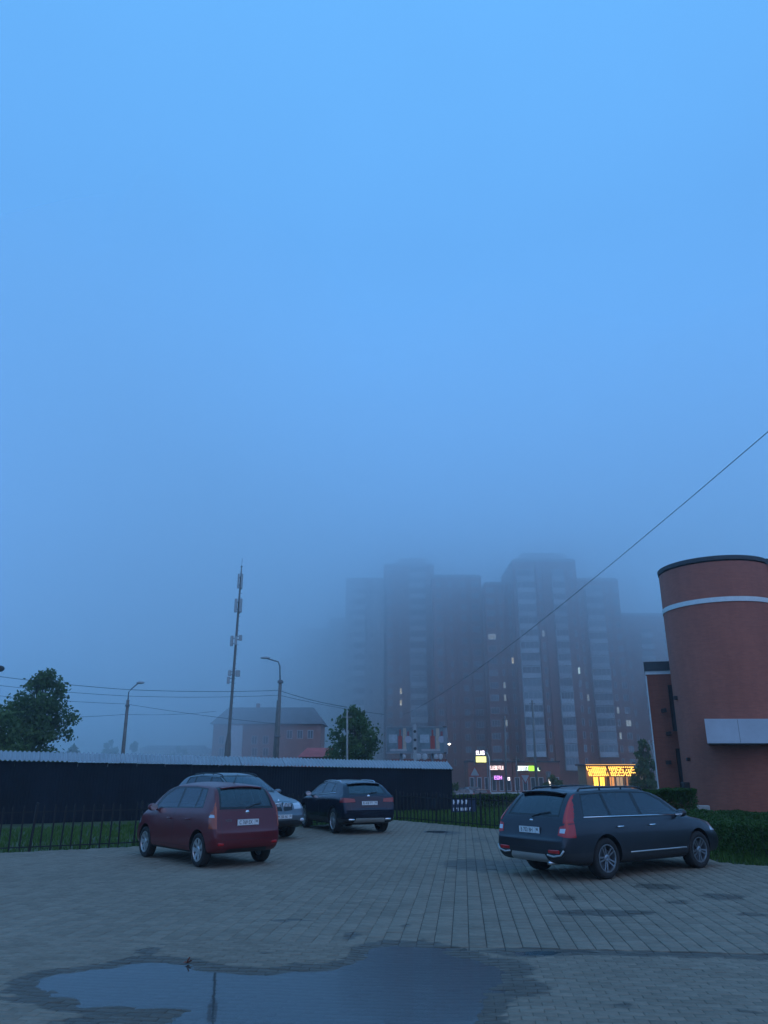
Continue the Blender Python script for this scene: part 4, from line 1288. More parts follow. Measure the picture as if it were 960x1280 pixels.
def seats(root, c):
    zf = c.get('floor', .35); W = c['w']
    m = MB(); m.box((.55, -W+.16, zf-.12), (c['cowl']-.1, W-.16, zf-.04)); 
    m.bbox((c['cowl']-.62, -W+.13, zf+.2), (c['cowl']+.02, W-.13, c['dash']), .06)
    m.build('dashboard', M['interior'], root)
    def seat(x, y, w):
        q = MB(); q.bbox((x-.02, y-w/2, zf+.02), (x+.48, y+w/2, zf+.22), .05)
        Mx = Matrix.Translation((x+.04, y, zf+.18)) @ Matrix.Rotation(R(-14), 4, 'Y')
        q.bbox((-.07, -w/2+.02, 0), (.06, w/2-.02, .58), .04, M=Mx)
        if w < .7: q.bbox((-.05, -.13, .62), (.04, .13, .80), .035, M=Mx)
        else:
            for yy in (-.38, .38): q.bbox((-.05, yy-.13, .62), (.04, yy+.13, .78), .035, M=Mx)
        q.build('seat', M['interior'], root)
    for y in (-.37, .37): seat(c['seat_f'], y, .5)
    seat(c['seat_r'], 0, 1.25)
    q = MB(); Mx = Matrix.Translation((c['cowl']-.72, .37, zf+.42)) @ Matrix.Rotation(R(-65), 4, 'Y')
    pts = [(.18*math.cos(t*math.pi/10), .18*math.sin(t*math.pi/10), 0) for t in range(21)]
    q.tube([Mx @ Vector(p) for p in pts], .015, 6); q.tube([Mx @ Vector((-.17,0,0)), Mx @ Vector((.17,0,0))], .02, 5); q.build('steering_wheel', M['interior'], root)

def build_car(c, loc, heading):
    root = empty(c['name'], loc, heading, c['label'], 'car', c.get('group'))
    bm = make_hull(c); W = c['w']; body_m = c['paint']
    # wheel arch linings
    wr = c['wr']+.055; lin = []
    for f in bm.faces:
        p = f.calc_center_median()
        for wx in c['axles']:
            dx, dz = p.x-wx, p.z-c['wr']-.01; d = math.hypot(dx, dz)
            if abs(p.y) < W+.02 and ((abs(d-wr) < .012 and (f.normal.x*dx+f.normal.z*dz) < -.5*d) or (d < wr and abs(abs(p.y)-(W-.27)) < .01)):
                lin.append(f); break
    groups = {}
    for f in lin:
        p = f.calc_center_median(); groups.setdefault((p.x > c['L']/2, p.y > 0), []).append(f)
    for g_ in groups.values(): bm_obj(extract(bm, g_), 'arch_lining', M['plastic'], root, False)
    side_t = {s: (lambda f, s=s: f.calc_center_median().y*s > .25 and f.normal.y*s > .22) for s in (-1, 1)}
    roofish = {s: (lambda f, s=s: f.calc_center_median().y*s > .25 and f.normal.y*s > .12) for s in (-1, 1)}
    rear_t = lambda f: f.normal.x < -.16 and f.calc_center_median().x < c['rear_x']
    front_t = lambda f: f.normal.x > .12 and f.calc_center_median().x > c['cowl']-1.4
    nose_t = lambda f: f.normal.x > .25 and f.calc_center_median().x > c['L']-.9
    gl = c['glass']
    # rear and front screens
    for nm, poly, tst, ins in (('rear_window', c['rear_win'], rear_t, c.get('rw_in', .035)), ('windscreen', c['wind'], front_t, .035)):
        if c.get('nowind') and nm == 'windscreen': continue
        fs = region_cut(bm, poly, 'x', tst)
        if nm == 'windscreen': fs = [f for f in fs if f.calc_center_median().x < c['cowl']+.15]
        ring = extract(bm, fs, -.004)
        ip = inset_poly(poly, ins)
        inner = region_cut(ring, ip, 'x', lambda f: True)
        g = extract(ring, inner, -.003)
        bm_obj(g, nm, gl, root); bm_obj(ring, 'window_seal', M['plastic_gloss'], root)
    for s in (-1, 1):
        fs = region_cut(bm, c['dlo'], 'y', roofish[s])
        ring = extract(bm, fs, -.004)
        for wpoly, gm in c['windows']:
            inner = region_cut(ring, wpoly, 'y', lambda f: True)
            bm_obj(extract(ring, inner, -.004), 'side_window', M[gm], root)
        bm_obj(ring, 'window_seal', M['plastic_gloss'], root)
        if c.get('chrome_line'):
            q = MB(); pts = []
            for (x, z) in c['chrome_line']:
                y = ray_side(bm, x, z, s, W); pts.append((x, y+s*.002, z))
            q.tube(pts, .012, 5); q.build('window_trim', M['chrome'], root, True)
        # tail lamps
        for poly, ax, mn in c['tails']:
            if ax == 'x':
                pp = [(s*a, z) for a, z in poly]; fs = region_cut(bm, pp, 'x', lambda f: f.normal.x < -.1 and f.calc_center_median().x < c['rear_x'])
            else: fs = region_cut(bm, poly, 'y', side_t[s])
            if fs: bm_obj(extract(bm, fs, .006), 'tail_light', M[mn], root)
        for poly, ax in c['heads']:
            if ax == 'x':
                pp = [(s*a, z) for a, z in poly]; fs = region_cut(bm, pp, 'x', nose_t)
            else: fs = region_cut(bm, poly, 'y', side_t[s])
            if fs: bm_obj(extract(bm, fs, .005), 'headlight', M['lamp_clear'], root)
        # doors: separate skins, shade of the gap painted as a black strip round them
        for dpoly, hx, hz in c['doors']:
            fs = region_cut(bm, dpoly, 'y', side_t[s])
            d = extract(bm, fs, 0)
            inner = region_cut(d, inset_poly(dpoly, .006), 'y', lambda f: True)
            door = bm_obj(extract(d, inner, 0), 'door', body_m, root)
            bm_obj(d, 'door_gap_shade', M['plastic'], root); 
            y = ray_mesh(door.data, hx, hz, s, W)
            q = MB(); q.bbox((hx-.09, y+s*.03-.012, hz-.014), (hx+.09, y+s*.03+.012, hz+.014), .006)
            q.box((hx-.085, min(y-s*.01, y+s*.025), hz-.01), (hx-.06, max(y-s*.01, y+s*.025), hz+.01)); q.box((hx+.06, min(y-s*.01, y+s*.025), hz-.01), (hx+.085, max(y-s*.01, y+s*.025), hz+.01))
            q.build('door_handle', c.get('handle', body_m), door, True)
        # mirror
        mx, mz = c['mirror']; y = W*.93
        q = MB(); q.ball((mx, s*(y+.13), mz), .085, .115, .075, 12); q.tube([(mx+.01, s*(y-.06), mz-.07), (mx, s*(y+.08), mz-.03)], .02, 6)
        mo = q.build('mirror', c.get('mirror_m', body_m), root, True)
        q = MB(); q.lathe([(.001, 0), (.062, 0)], 16, M=Matrix.Translation((mx-.088, s*(y+.13), mz)) @ Matrix.Rotation(R(-90), 4, 'Y') @ Matrix.Scale(1.45, 4, (0,1,0)))
        q.build('mirror_glass', M['chrome'], mo)
    # tailgate: separate panel, its gap's shade painted as a flush black strip
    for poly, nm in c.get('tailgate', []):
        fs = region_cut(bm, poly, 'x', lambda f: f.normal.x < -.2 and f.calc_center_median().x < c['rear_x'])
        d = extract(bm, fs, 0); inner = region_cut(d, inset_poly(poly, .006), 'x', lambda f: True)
        bm_obj(extract(d, inner, 0), nm, body_m, root); bm_obj(d, 'panel_gap_shade', M['plastic'], root)
    # trim panels: (poly, axis, side, part name, material, offset)
    for poly, ax, which, nm, mn, of in c['trim']:
        if ax == 'x':
            tst = (lambda f: f.normal.x < -.2 and f.calc_center_median().x < c['rear_x']) if which == 'rear' else nose_t
            fs = region_cut(bm, poly, 'x', tst)
            if fs: bm_obj(extract(bm, fs, of), nm, M[mn] if isinstance(mn, str) else mn, root)
        else:
            for s in (-1, 1):
                fs = region_cut(bm, poly, 'y', side_t[s])
                if fs: bm_obj(extract(bm, fs, of), nm, M[mn], root)
    # lower cladding: everything under a height
    cz = c['clad']
    geom = bm.verts[:]+bm.edges[:]+bm.faces[:]
    bmesh.ops.bisect_plane(bm, geom=geom, plane_co=(0,0,cz), plane_no=(0,0,1), dist=1e-5)
    low = [f for f in bm.faces if f.calc_center_median().z < cz]
    bm_obj(extract(bm, low, .0), 'lower_cladding', M[c.get('clad_m', 'plastic')] if isinstance(c.get('clad_m', 'plastic'), str) else c['clad_m'], root)
    bm_obj(bm, 'body', body_m, root)
    # wheels
    ty, rim, disc = make_wheel(c['wr'], c['ww'], c['wstyle'], M[c['wm']], c['wn'])
    for i, wx in enumerate(c['axles']):
        for s in (-1, 1):
            wobj = link('wheel', ty, root); wobj.location = (wx, s*(W-.02-c['ww']/2), c['wr'])
            wobj.rotation_euler = (0, 0, 0 if s < 0 else math.pi)
            if i == 1 and c.get('steer'): wobj.rotation_euler.z += c['steer']
            r_ = link('rim', rim, wobj); r_.rotation_euler = (0, .3+i+s, 0); link('brake_disc', disc, wobj)
    seats(root, c)
    return root
def ray_mesh(me, x, z, s, W):
    from mathutils.bvhtree import BVHTree
    t = BVHTree.FromPolygons([v.co for v in me.vertices], [tuple(p.vertices) for p in me.polygons])
    h = t.ray_cast(Vector((x, s*3, z)), Vector((0, -s, 0)))
    return h[0].y if h[0] else s*W*.98
def ray_side(bm, x, z, s, W):
    from mathutils.bvhtree import BVHTree
    t = BVHTree.FromBMesh(bm); h = t.ray_cast(Vector((x, s*3, z)), Vector((0, -s, 0)))
    for dz in (0, .02, -.02, .04, -.04, .07, -.07):
        h = t.ray_cast(Vector((x, s*3, z+dz)), Vector((0, -s, 0)))
        if h[0] and h[0].y*s > .3: return h[0].y
    return s*W*.9
def paint(name, col, rough=.28, met=.3):
    return mat(name, col, rough, met, .06, 2, coat=.35)

CARS = {}
# --- dark grey estate car (front right of the lot)
CARS['estate'] = dict(name='estate_car', label='dark grey estate car with roof rails and tall red tail lamps, on the right', L=4.84, w=.93, wr=.345, ww=.235, axles=(1.08, 3.89),
    wstyle='split', wm='alloy_dark', wn=5, paint=paint('paint_grey_blue', (.030,.034,.042), .3, .5),
    xs=[0, .035, .09, .14, .22, .34, .48, .62, .85, 1.15, 1.5, 1.9, 2.3, 2.65, 2.95, 3.2, 3.45, 3.68, 3.82, 4.1, 4.4, 4.62, 4.74, 4.81, 4.84],
    plan=[(0,.90),(.05,.93),(.14,.965),(.35,.99),(.8,1),(3.7,1),(4.2,.975),(4.6,.91),(4.77,.84),(4.84,.76)],
    bot=[(0,.36),(.12,.28),(.6,.24),(4.1,.24),(4.7,.28),(4.84,.36)],
    top=[(0,.70),(.035,.74),(.09,1.0),(.14,1.08),(.22,1.19),(.34,1.34),(.48,1.48),(.62,1.535),(1.0,1.555),(1.8,1.57),(2.45,1.565),(2.82,1.52),(3.15,1.38),(3.68,1.07),(3.82,1.02),(4.2,.965),(4.6,.88),(4.76,.78),(4.84,.60)],
    crown=[(0,.02),(.14,.03),(.6,.055),(2.4,.06),(3.1,.05),(3.8,.05),(4.84,.03)],
    wt=[(0,.80),(.09,.83),(.14,.80),(.34,.71),(.6,.645),(1.2,.64),(2.5,.64),(3.1,.68),(3.68,.74),(4.2,.74),(4.6,.68),(4.84,.58)],
    belt=[(0,.64),(.09,.92),(.16,.99),(.6,1.0),(2,.985),(3.6,.955),(4.2,.88),(4.84,.56)],
    rear_x=.75, cowl=3.72, dash=1.02, seat_f=2.35, seat_r=1.35, glass=M['glass_tint'],
    rear_win=[(-.66,1.06),(.66,1.06),(.56,1.45),(-.56,1.45)], wind=[(-.76,1.08),(.76,1.08),(.62,1.50),(-.62,1.50)],
    dlo=[(.56,1.055),(3.50,1.015),(3.05,1.31),(2.68,1.455),(1.6,1.475),(.72,1.445)],
    windows=[([(.60,1.075),(1.30,1.068),(1.27,1.445),(.75,1.425)], 'glass_tint'), ([(1.36,1.067),(2.17,1.058),(2.13,1.45),(1.34,1.45)], 'glass_tint'), ([(2.26,1.056),(3.38,1.035),(2.98,1.29),(2.64,1.43),(2.22,1.45)], 'glass_dark')],
    chrome_line=[(.57,1.05),(1.5,1.045),(2.5,1.035),(3.48,1.008)],
    tails=[([(.735,.80),(.84,.80),(.85,.875),(.74,.87)], 'x', 'lamp_clear'), ([(.70,.76),(.93,.72),(.93,.96),(.72,.90)], 'x', 'tail_red'), ([(.79,.96),(.93,.96),(.74,1.46),(.655,1.46)], 'x', 'tail_red'), ([(.02,.76),(.15,.80),(.14,.97),(.0,1.0)], 'y', 'tail_red'), ([(.05,.97),(.12,.97),(.33,1.40),(.26,1.40)], 'y', 'tail_red')],
    heads=[([(.45,.66),(.86,.68),(.86,.84),(.5,.80)], 'x'), ([(4.36,.70),(4.8,.66),(4.7,.80),(4.38,.86)], 'y')],
    doors=[([(1.50,.42),(2.22,.42),(2.22,1.01),(1.34,1.015),(1.40,.86)], 1.48, .87), ([(2.25,.42),(3.42,.42),(3.44,.80),(3.36,.985),(2.25,1.01)], 2.42, .87)],
    mirror=(3.28, 1.06), mirror_m=None,
    tailgate=[([(-.62,.52),(.62,.52),(.64,1.02),(-.64,1.02)], 'tailgate')],
    trim=[([(-.50,.30),(.50,.30),(.42,.44),(-.42,.44)], 'x', 'rear', 'skid_plate', 'silver_trim', .012),
          ([(-.62,.965),(.62,.965),(.62,1.005),(-.62,1.005)], 'x', 'rear', 'tailgate_trim', 'silver_trim', .008),
          ([(-.42,.60),(.42,.60),(.42,.84),(-.42,.84)], 'x', 'front', 'grille', 'plastic_gloss', .004)],
    clad=.47, steer=0, handle=M['chrome'])
# --- red hatchback
CARS['hatch'] = dict(name='hatchback_car', label='small dark red hatchback parked nearest on the left', L=4.08, w=.845, wr=.305, ww=.20, axles=(.66, 3.26),
    wstyle='wide', wm='alloy', wn=7, paint=paint('paint_red', (.115,.005,.010), .34, 0),
    xs=[0, .04, .08, .13, .2, .3, .42, .58, .85, 1.2, 1.6, 2.0, 2.35, 2.6, 2.85, 3.05, 3.2, 3.4, 3.62, 3.82, 3.95, 4.04, 4.08],
    plan=[(0,.90),(.05,.935),(.14,.97),(.4,1),(3.0,1),(3.5,.98),(3.8,.92),(3.98,.84),(4.08,.74)],
    bot=[(0,.34),(.12,.26),(.5,.22),(3.5,.22),(3.95,.25),(4.08,.32)],
    top=[(0,.66),(.04,.72),(.08,.98),(.13,1.10),(.2,1.22),(.3,1.37),(.42,1.475),(.58,1.505),(1.2,1.53),(1.9,1.54),(2.3,1.52),(2.7,1.40),(3.2,1.10),(3.4,1.02),(3.7,.93),(3.92,.80),(4.08,.55)],
    crown=[(0,.02),(.13,.03),(.5,.05),(2.3,.06),(3.2,.05),(4.08,.03)],
    wt=[(0,.74),(.08,.76),(.13,.75),(.3,.68),(.5,.60),(1.2,.585),(2.2,.59),(2.7,.64),(3.2,.70),(3.5,.68),(3.9,.58),(4.08,.5)],
    belt=[(0,.60),(.08,.90),(.14,1.0),(.6,1.0),(2,.96),(3.1,.92),(3.6,.84),(4.08,.5)],
    rear_x=.6, cowl=3.12, dash=.98, seat_f=1.95, seat_r=1.02, glass=M['glass_dark'],
    rear_win=[(-.66,1.04),(.66,1.04),(.58,1.44),(-.58,1.44)], rw_in=.045, wind=[(-.70,1.08),(.70,1.08),(.58,1.46),(-.58,1.46)],
    dlo=[(.62,1.06),(3.02,.99),(2.70,1.29),(2.30,1.435),(1.3,1.45),(.72,1.42)],
    windows=[([(.68,1.085),(.98,1.075),(.98,1.41),(.76,1.395)], 'glass_dark'), ([(1.04,1.073),(1.78,1.052),(1.76,1.42),(1.04,1.415)], 'glass_dark'), ([(1.86,1.05),(2.88,1.02),(2.60,1.25),(2.24,1.395),(1.84,1.418)], 'glass_dark')],
    tails=[([(.775,.90),(.815,.90),(.815,.955),(.777,.95)], 'x', 'lamp_clear'), ([(.74,.70),(.845,.70),(.845,1.14),(.72,1.10)], 'x', 'tail_amber'), ([(.02,.72),(.13,.72),(.20,1.20),(.10,1.20),(.04,.95)], 'y', 'tail_amber')],
    heads=[([(.40,.62),(.80,.66),(.78,.82),(.5,.78)], 'x'), ([(3.60,.68),(4.02,.60),(3.9,.78),(3.62,.86)], 'y')],
    doors=[([(1.02,.34),(1.82,.34),(1.82,1.035),(.98,1.06),(1.0,.70)], 1.14, .84), ([(1.85,.34),(2.88,.34),(2.94,.72),(2.90,1.0),(1.85,1.033)], 2.02, .83)],
    mirror=(2.78, 1.02), tailgate=[([(-.62,.50),(.62,.50),(.64,1.02),(-.64,1.02)], 'tailgate')],
    trim=[([(-.50,.26),(.50,.26),(.46,.34),(-.46,.34)], 'x', 'rear', 'bumper_insert', 'plastic', .006), ([(-.35,.42),(.35,.42),(.35,.56),(-.35,.56)], 'x', 'front', 'grille', 'plastic_gloss', .004)],
    clad=.27, clad_m='plastic')
# --- dark blue compact crossover
CARS['crossover'] = dict(name='crossover_car', label='dark blue black crossover seen from behind near the end of the shed', L=4.42, w=.90, wr=.345, ww=.23, axles=(.86, 3.56),
    wstyle='split', wm='alloy', wn=5, paint=paint('paint_midnight', (.008,.012,.028), .22, .4),
    xs=[0, .035, .08, .14, .24, .36, .5, .66, .95, 1.3, 1.7, 2.1, 2.45, 2.75, 3.0, 3.2, 3.36, 3.6, 3.9, 4.14, 4.28, 4.38, 4.42],
    plan=[(0,.88),(.05,.93),(.14,.965),(.4,1),(3.4,1),(3.9,.96),(4.2,.88),(4.34,.80),(4.42,.72)],
    bot=[(0,.38),(.12,.30),(.5,.25),(3.9,.25),(4.3,.28),(4.42,.36)],
    top=[(0,.70),(.035,.76),(.08,.98),(.14,1.06),(.24,1.14),(.36,1.24),(.5,1.35),(.66,1.425),(.95,1.46),(1.6,1.49),(2.3,1.475),(2.7,1.38),(3.3,1.09),(3.5,1.04),(3.9,.97),(4.2,.87),(4.34,.76),(4.42,.58)],
    crown=[(0,.02),(.14,.03),(.6,.05),(2.3,.06),(3.3,.05),(4.42,.03)],
    wt=[(0,.76),(.08,.80),(.14,.79),(.36,.71),(.62,.63),(1.3,.61),(2.3,.61),(2.7,.66),(3.3,.73),(3.9,.70),(4.2,.6),(4.42,.52)],
    belt=[(0,.64),(.08,.92),(.14,1.0),(.8,1.01),(2,.97),(3.3,.93),(3.9,.86),(4.42,.54)],
    rear_x=.8, cowl=3.34, dash=.98, seat_f=2.05, seat_r=1.2, glass=M['glass_dark'],
    rear_win=[(-.64,1.08),(.64,1.08),(.54,1.38),(-.54,1.38)], wind=[(-.72,1.10),(.72,1.10),(.6,1.42),(-.6,1.42)],
    dlo=[(.84,1.13),(3.18,1.0),(2.76,1.24),(2.40,1.37),(1.5,1.40),(1.0,1.34)],
    windows=[([(.96,1.15),(1.24,1.13),(1.24,1.365),(1.04,1.335)], 'glass_dark'), ([(1.30,1.125),(2.02,1.085),(1.98,1.38),(1.30,1.37)], 'glass_dark'), ([(2.10,1.08),(3.04,1.035),(2.72,1.22),(2.38,1.345),(2.07,1.375)], 'glass_dark')],
    chrome_line=[(.86,1.115),(1.5,1.08),(2.4,1.03),(3.15,.99)],
    tails=[([(.46,.87),(.90,.86),(.90,.99),(.48,.96)], 'x', 'tail_dark'), ([(.03,.86),(.30,.89),(.27,.99),(.03,.99)], 'y', 'tail_dark')],
    heads=[([(.42,.66),(.84,.70),(.84,.84),(.5,.80)], 'x'), ([(3.9,.74),(4.3,.66),(4.24,.80),(3.94,.88)], 'y')],
    doors=[([(1.26,.42),(2.05,.42),(2.05,1.07),(1.12,1.11),(1.2,.78)], 1.32, .92), ([(2.08,.42),(3.10,.42),(3.14,.76),(3.10,1.0),(2.08,1.065)], 2.24, .88)],
    mirror=(2.94, 1.05), tailgate=[([(-.60,.60),(.60,.60),(.62,1.05),(-.62,1.05)], 'tailgate')],
    trim=[([(-.52,.32),(.52,.32),(.46,.44),(-.46,.44)], 'x', 'rear', 'skid_plate', 'silver_trim', .010), ([(-.36,.955),(.36,.955),(.36,.985),(-.36,.985)], 'x', 'rear', 'chrome_bar', 'chrome', .012),
          ([(-.4,.55),(.4,.55),(.4,.78),(-.4,.78)], 'x', 'front', 'grille', 'plastic_gloss', .004)],
    clad=.42)
# --- silver large suv, nose towards the viewer
CARS['suv'] = dict(name='suv_car', label='silver grey large SUV facing the viewer behind the red hatchback', L=4.80, w=.95, wr=.37, ww=.255, axles=(.92, 3.86),
    wstyle='split', wm='alloy', wn=5, paint=paint('paint_silver', (.15,.17,.19), .3, .6),
    xs=[0, .04, .1, .18, .3, .44, .6, .8, 1.1, 1.5, 1.9, 2.3, 2.6, 2.85, 3.1, 3.35, 3.55, 3.72, 4.0, 4.3, 4.52, 4.66, 4.75, 4.80],
    plan=[(0,.88),(.05,.93),(.16,.97),(.4,1),(3.9,1),(4.3,.97),(4.6,.90),(4.74,.83),(4.80,.76)],
    bot=[(0,.40),(.12,.32),(.5,.28),(4.2,.28),(4.7,.32),(4.80,.40)],
    top=[(0,.80),(.04,.9),(.1,1.12),(.18,1.2),(.3,1.36),(.44,1.52),(.6,1.64),(.8,1.69),(1.5,1.735),(2.3,1.73),(2.6,1.68),(2.9,1.55),(3.55,1.20),(3.72,1.15),(4.2,1.09),(4.5,1.03),(4.66,.97),(4.75,.86),(4.80,.68)],
    crown=[(0,.02),(.14,.03),(.6,.05),(2.3,.06),(3.5,.05),(4.6,.05),(4.80,.03)],
    wt=[(0,.80),(.1,.83),(.18,.82),(.44,.72),(.7,.66),(1.5,.645),(2.4,.645),(2.9,.69),(3.55,.77),(4.3,.74),(4.6,.68),(4.80,.62)],
    belt=[(0,.7),(.1,1.0),(.18,1.10),(.8,1.12),(2,1.10),(3.5,1.06),(4.2,1.0),(4.6,.88),(4.80,.62)],
    rear_x=.8, cowl=3.6, dash=1.14, floor=.48, seat_f=2.2, seat_r=1.25, glass=M['glass_dark'],
    rear_win=[(-.66,1.2),(.66,1.2),(.56,1.58),(-.56,1.58)], wind=[(-.77,1.22),(.77,1.22),(.63,1.66),(-.63,1.66)],
    dlo=[(.70,1.19),(3.36,1.14),(2.92,1.44),(2.55,1.61),(1.5,1.65),(.84,1.60)],
    windows=[([(.78,1.21),(1.22,1.20),(1.22,1.61),(.88,1.58)], 'glass_dark'), ([(1.28,1.20),(2.1,1.185),(2.07,1.62),(1.28,1.625)], 'glass_dark'), ([(2.18,1.183),(3.22,1.16),(2.88,1.41),(2.52,1.585),(2.15,1.615)], 'glass_dark')],
    tails=[([(.5,.9),(.95,.88),(.95,1.1),(.55,1.06)], 'x', 'tail_red'), ([(.05,.9),(.3,.92),(.28,1.1),(.08,1.1)], 'y', 'tail_red')],
    heads=[([(.40,.78),(.86,.80),(.88,.95),(.40,.93)], 'x'), ([(4.36,.82),(4.74,.78),(4.68,.92),(4.38,.98)], 'y')],
    doors=[([(1.36,.46),(2.13,.46),(2.13,1.16),(1.22,1.17),(1.3,.82)], 1.42, 1.0), ([(2.16,.46),(3.40,.46),(3.44,.85),(3.30,1.12),(2.16,1.155)], 2.36, .98)],
    mirror=(3.14, 1.2), tailgate=[],
    trim=[([(.03,.74),(.33,.76),(.33,.93),(.05,.95)], 'x', 'front', 'kidney_grille', 'plastic_gloss', .012), ([(-.33,.76),(-.03,.74),(-.05,.95),(-.33,.93)], 'x', 'front', 'kidney_grille', 'plastic_gloss', .012),
          ([(-.42,.36),(.42,.36),(.50,.50),(-.50,.50)], 'x', 'front', 'lower_grille', 'plastic', .004)],
    clad=.48, steer=0)
CARS['estate']['mirror_m'] = CARS['estate']['paint']

def hit(c, o, d):
    h = c['bvh'].ray_cast(Vector(o), Vector(d)); return h[0]
def tz(c, x, y):
    h = hit(c, (x, y, 3), (0, 0, -1)); return h.z if h else 1.4
def bx(c, y, z):
    h = hit(c, (-2, y, z), (1, 0, 0)); return h.x if h else 0
def fx_(c, y, z):
    h = hit(c, (7, y, z), (-1, 0, 0)); return h.x if h else c['L']
def rail(c, root, y, x0, x1, h, m_, r_=.016):
    n_ = 10; pts = [(x0, y, tz(c, x0, y)-.005)]
    for k in range(n_+1):
        x = x0+.08+(x1-x0-.16)*k/n_; pts.append((x, y, tz(c, x, y)+h))
    pts.append((x1, y, tz(c, x1, y)-.005))
    q = MB(); q.tube(pts, r_, 8)
    for t in (.33, .66): x = x0+(x1-x0)*t; q.tube([(x, y, tz(c, x, y)-.01), (x, y, tz(c, x, y)+h)], r_, 6)
    q.build('roof_rail', m_, root, True)
def spoiler(c, root, x, w, ln, m_):
    q = MB(); n_ = 8; vs = []; fs = []
    for k in range(n_+1):
        y = -w+2*w*k/n_; z = tz(c, x, y); e = .018+.0*(abs(y)/w)
        vs += [(x, y, z-.006), (x-ln, y, z-.012), (x-ln, y, z-.012-e), (x+.02, y, z-.05)]
    for k in range(n_):
        a = 4*k
        for (i, j) in ((0,1),(1,2),(2,3),(3,0)): fs.append((a+i, a+j, a+4+j, a+4+i))
    fs += [(0,3,2,1), (4*n_, 4*n_+1, 4*n_+2, 4*n_+3)]
    q.add(vs, fs); q.build('spoiler', m_, root)
def wiper(c, root, pts, back=True):
    q = MB(); P3 = []
    for y, z in pts:
        x = bx(c, y, z)-.015 if back else fx_(c, y, z)+.015
        P3.append((x, y, z))
    q.tube(P3, .010, 5); q.build('wiper', M['plastic'], root)
def badge(c, root, z, ry, rz, back=True):
    x = bx(c, 0, z) if back else fx_(c, 0, z)
    q = MB(); q.ball((x, 0, z), .014, ry, rz, 12); q.build('badge', M['chrome'], root, True)
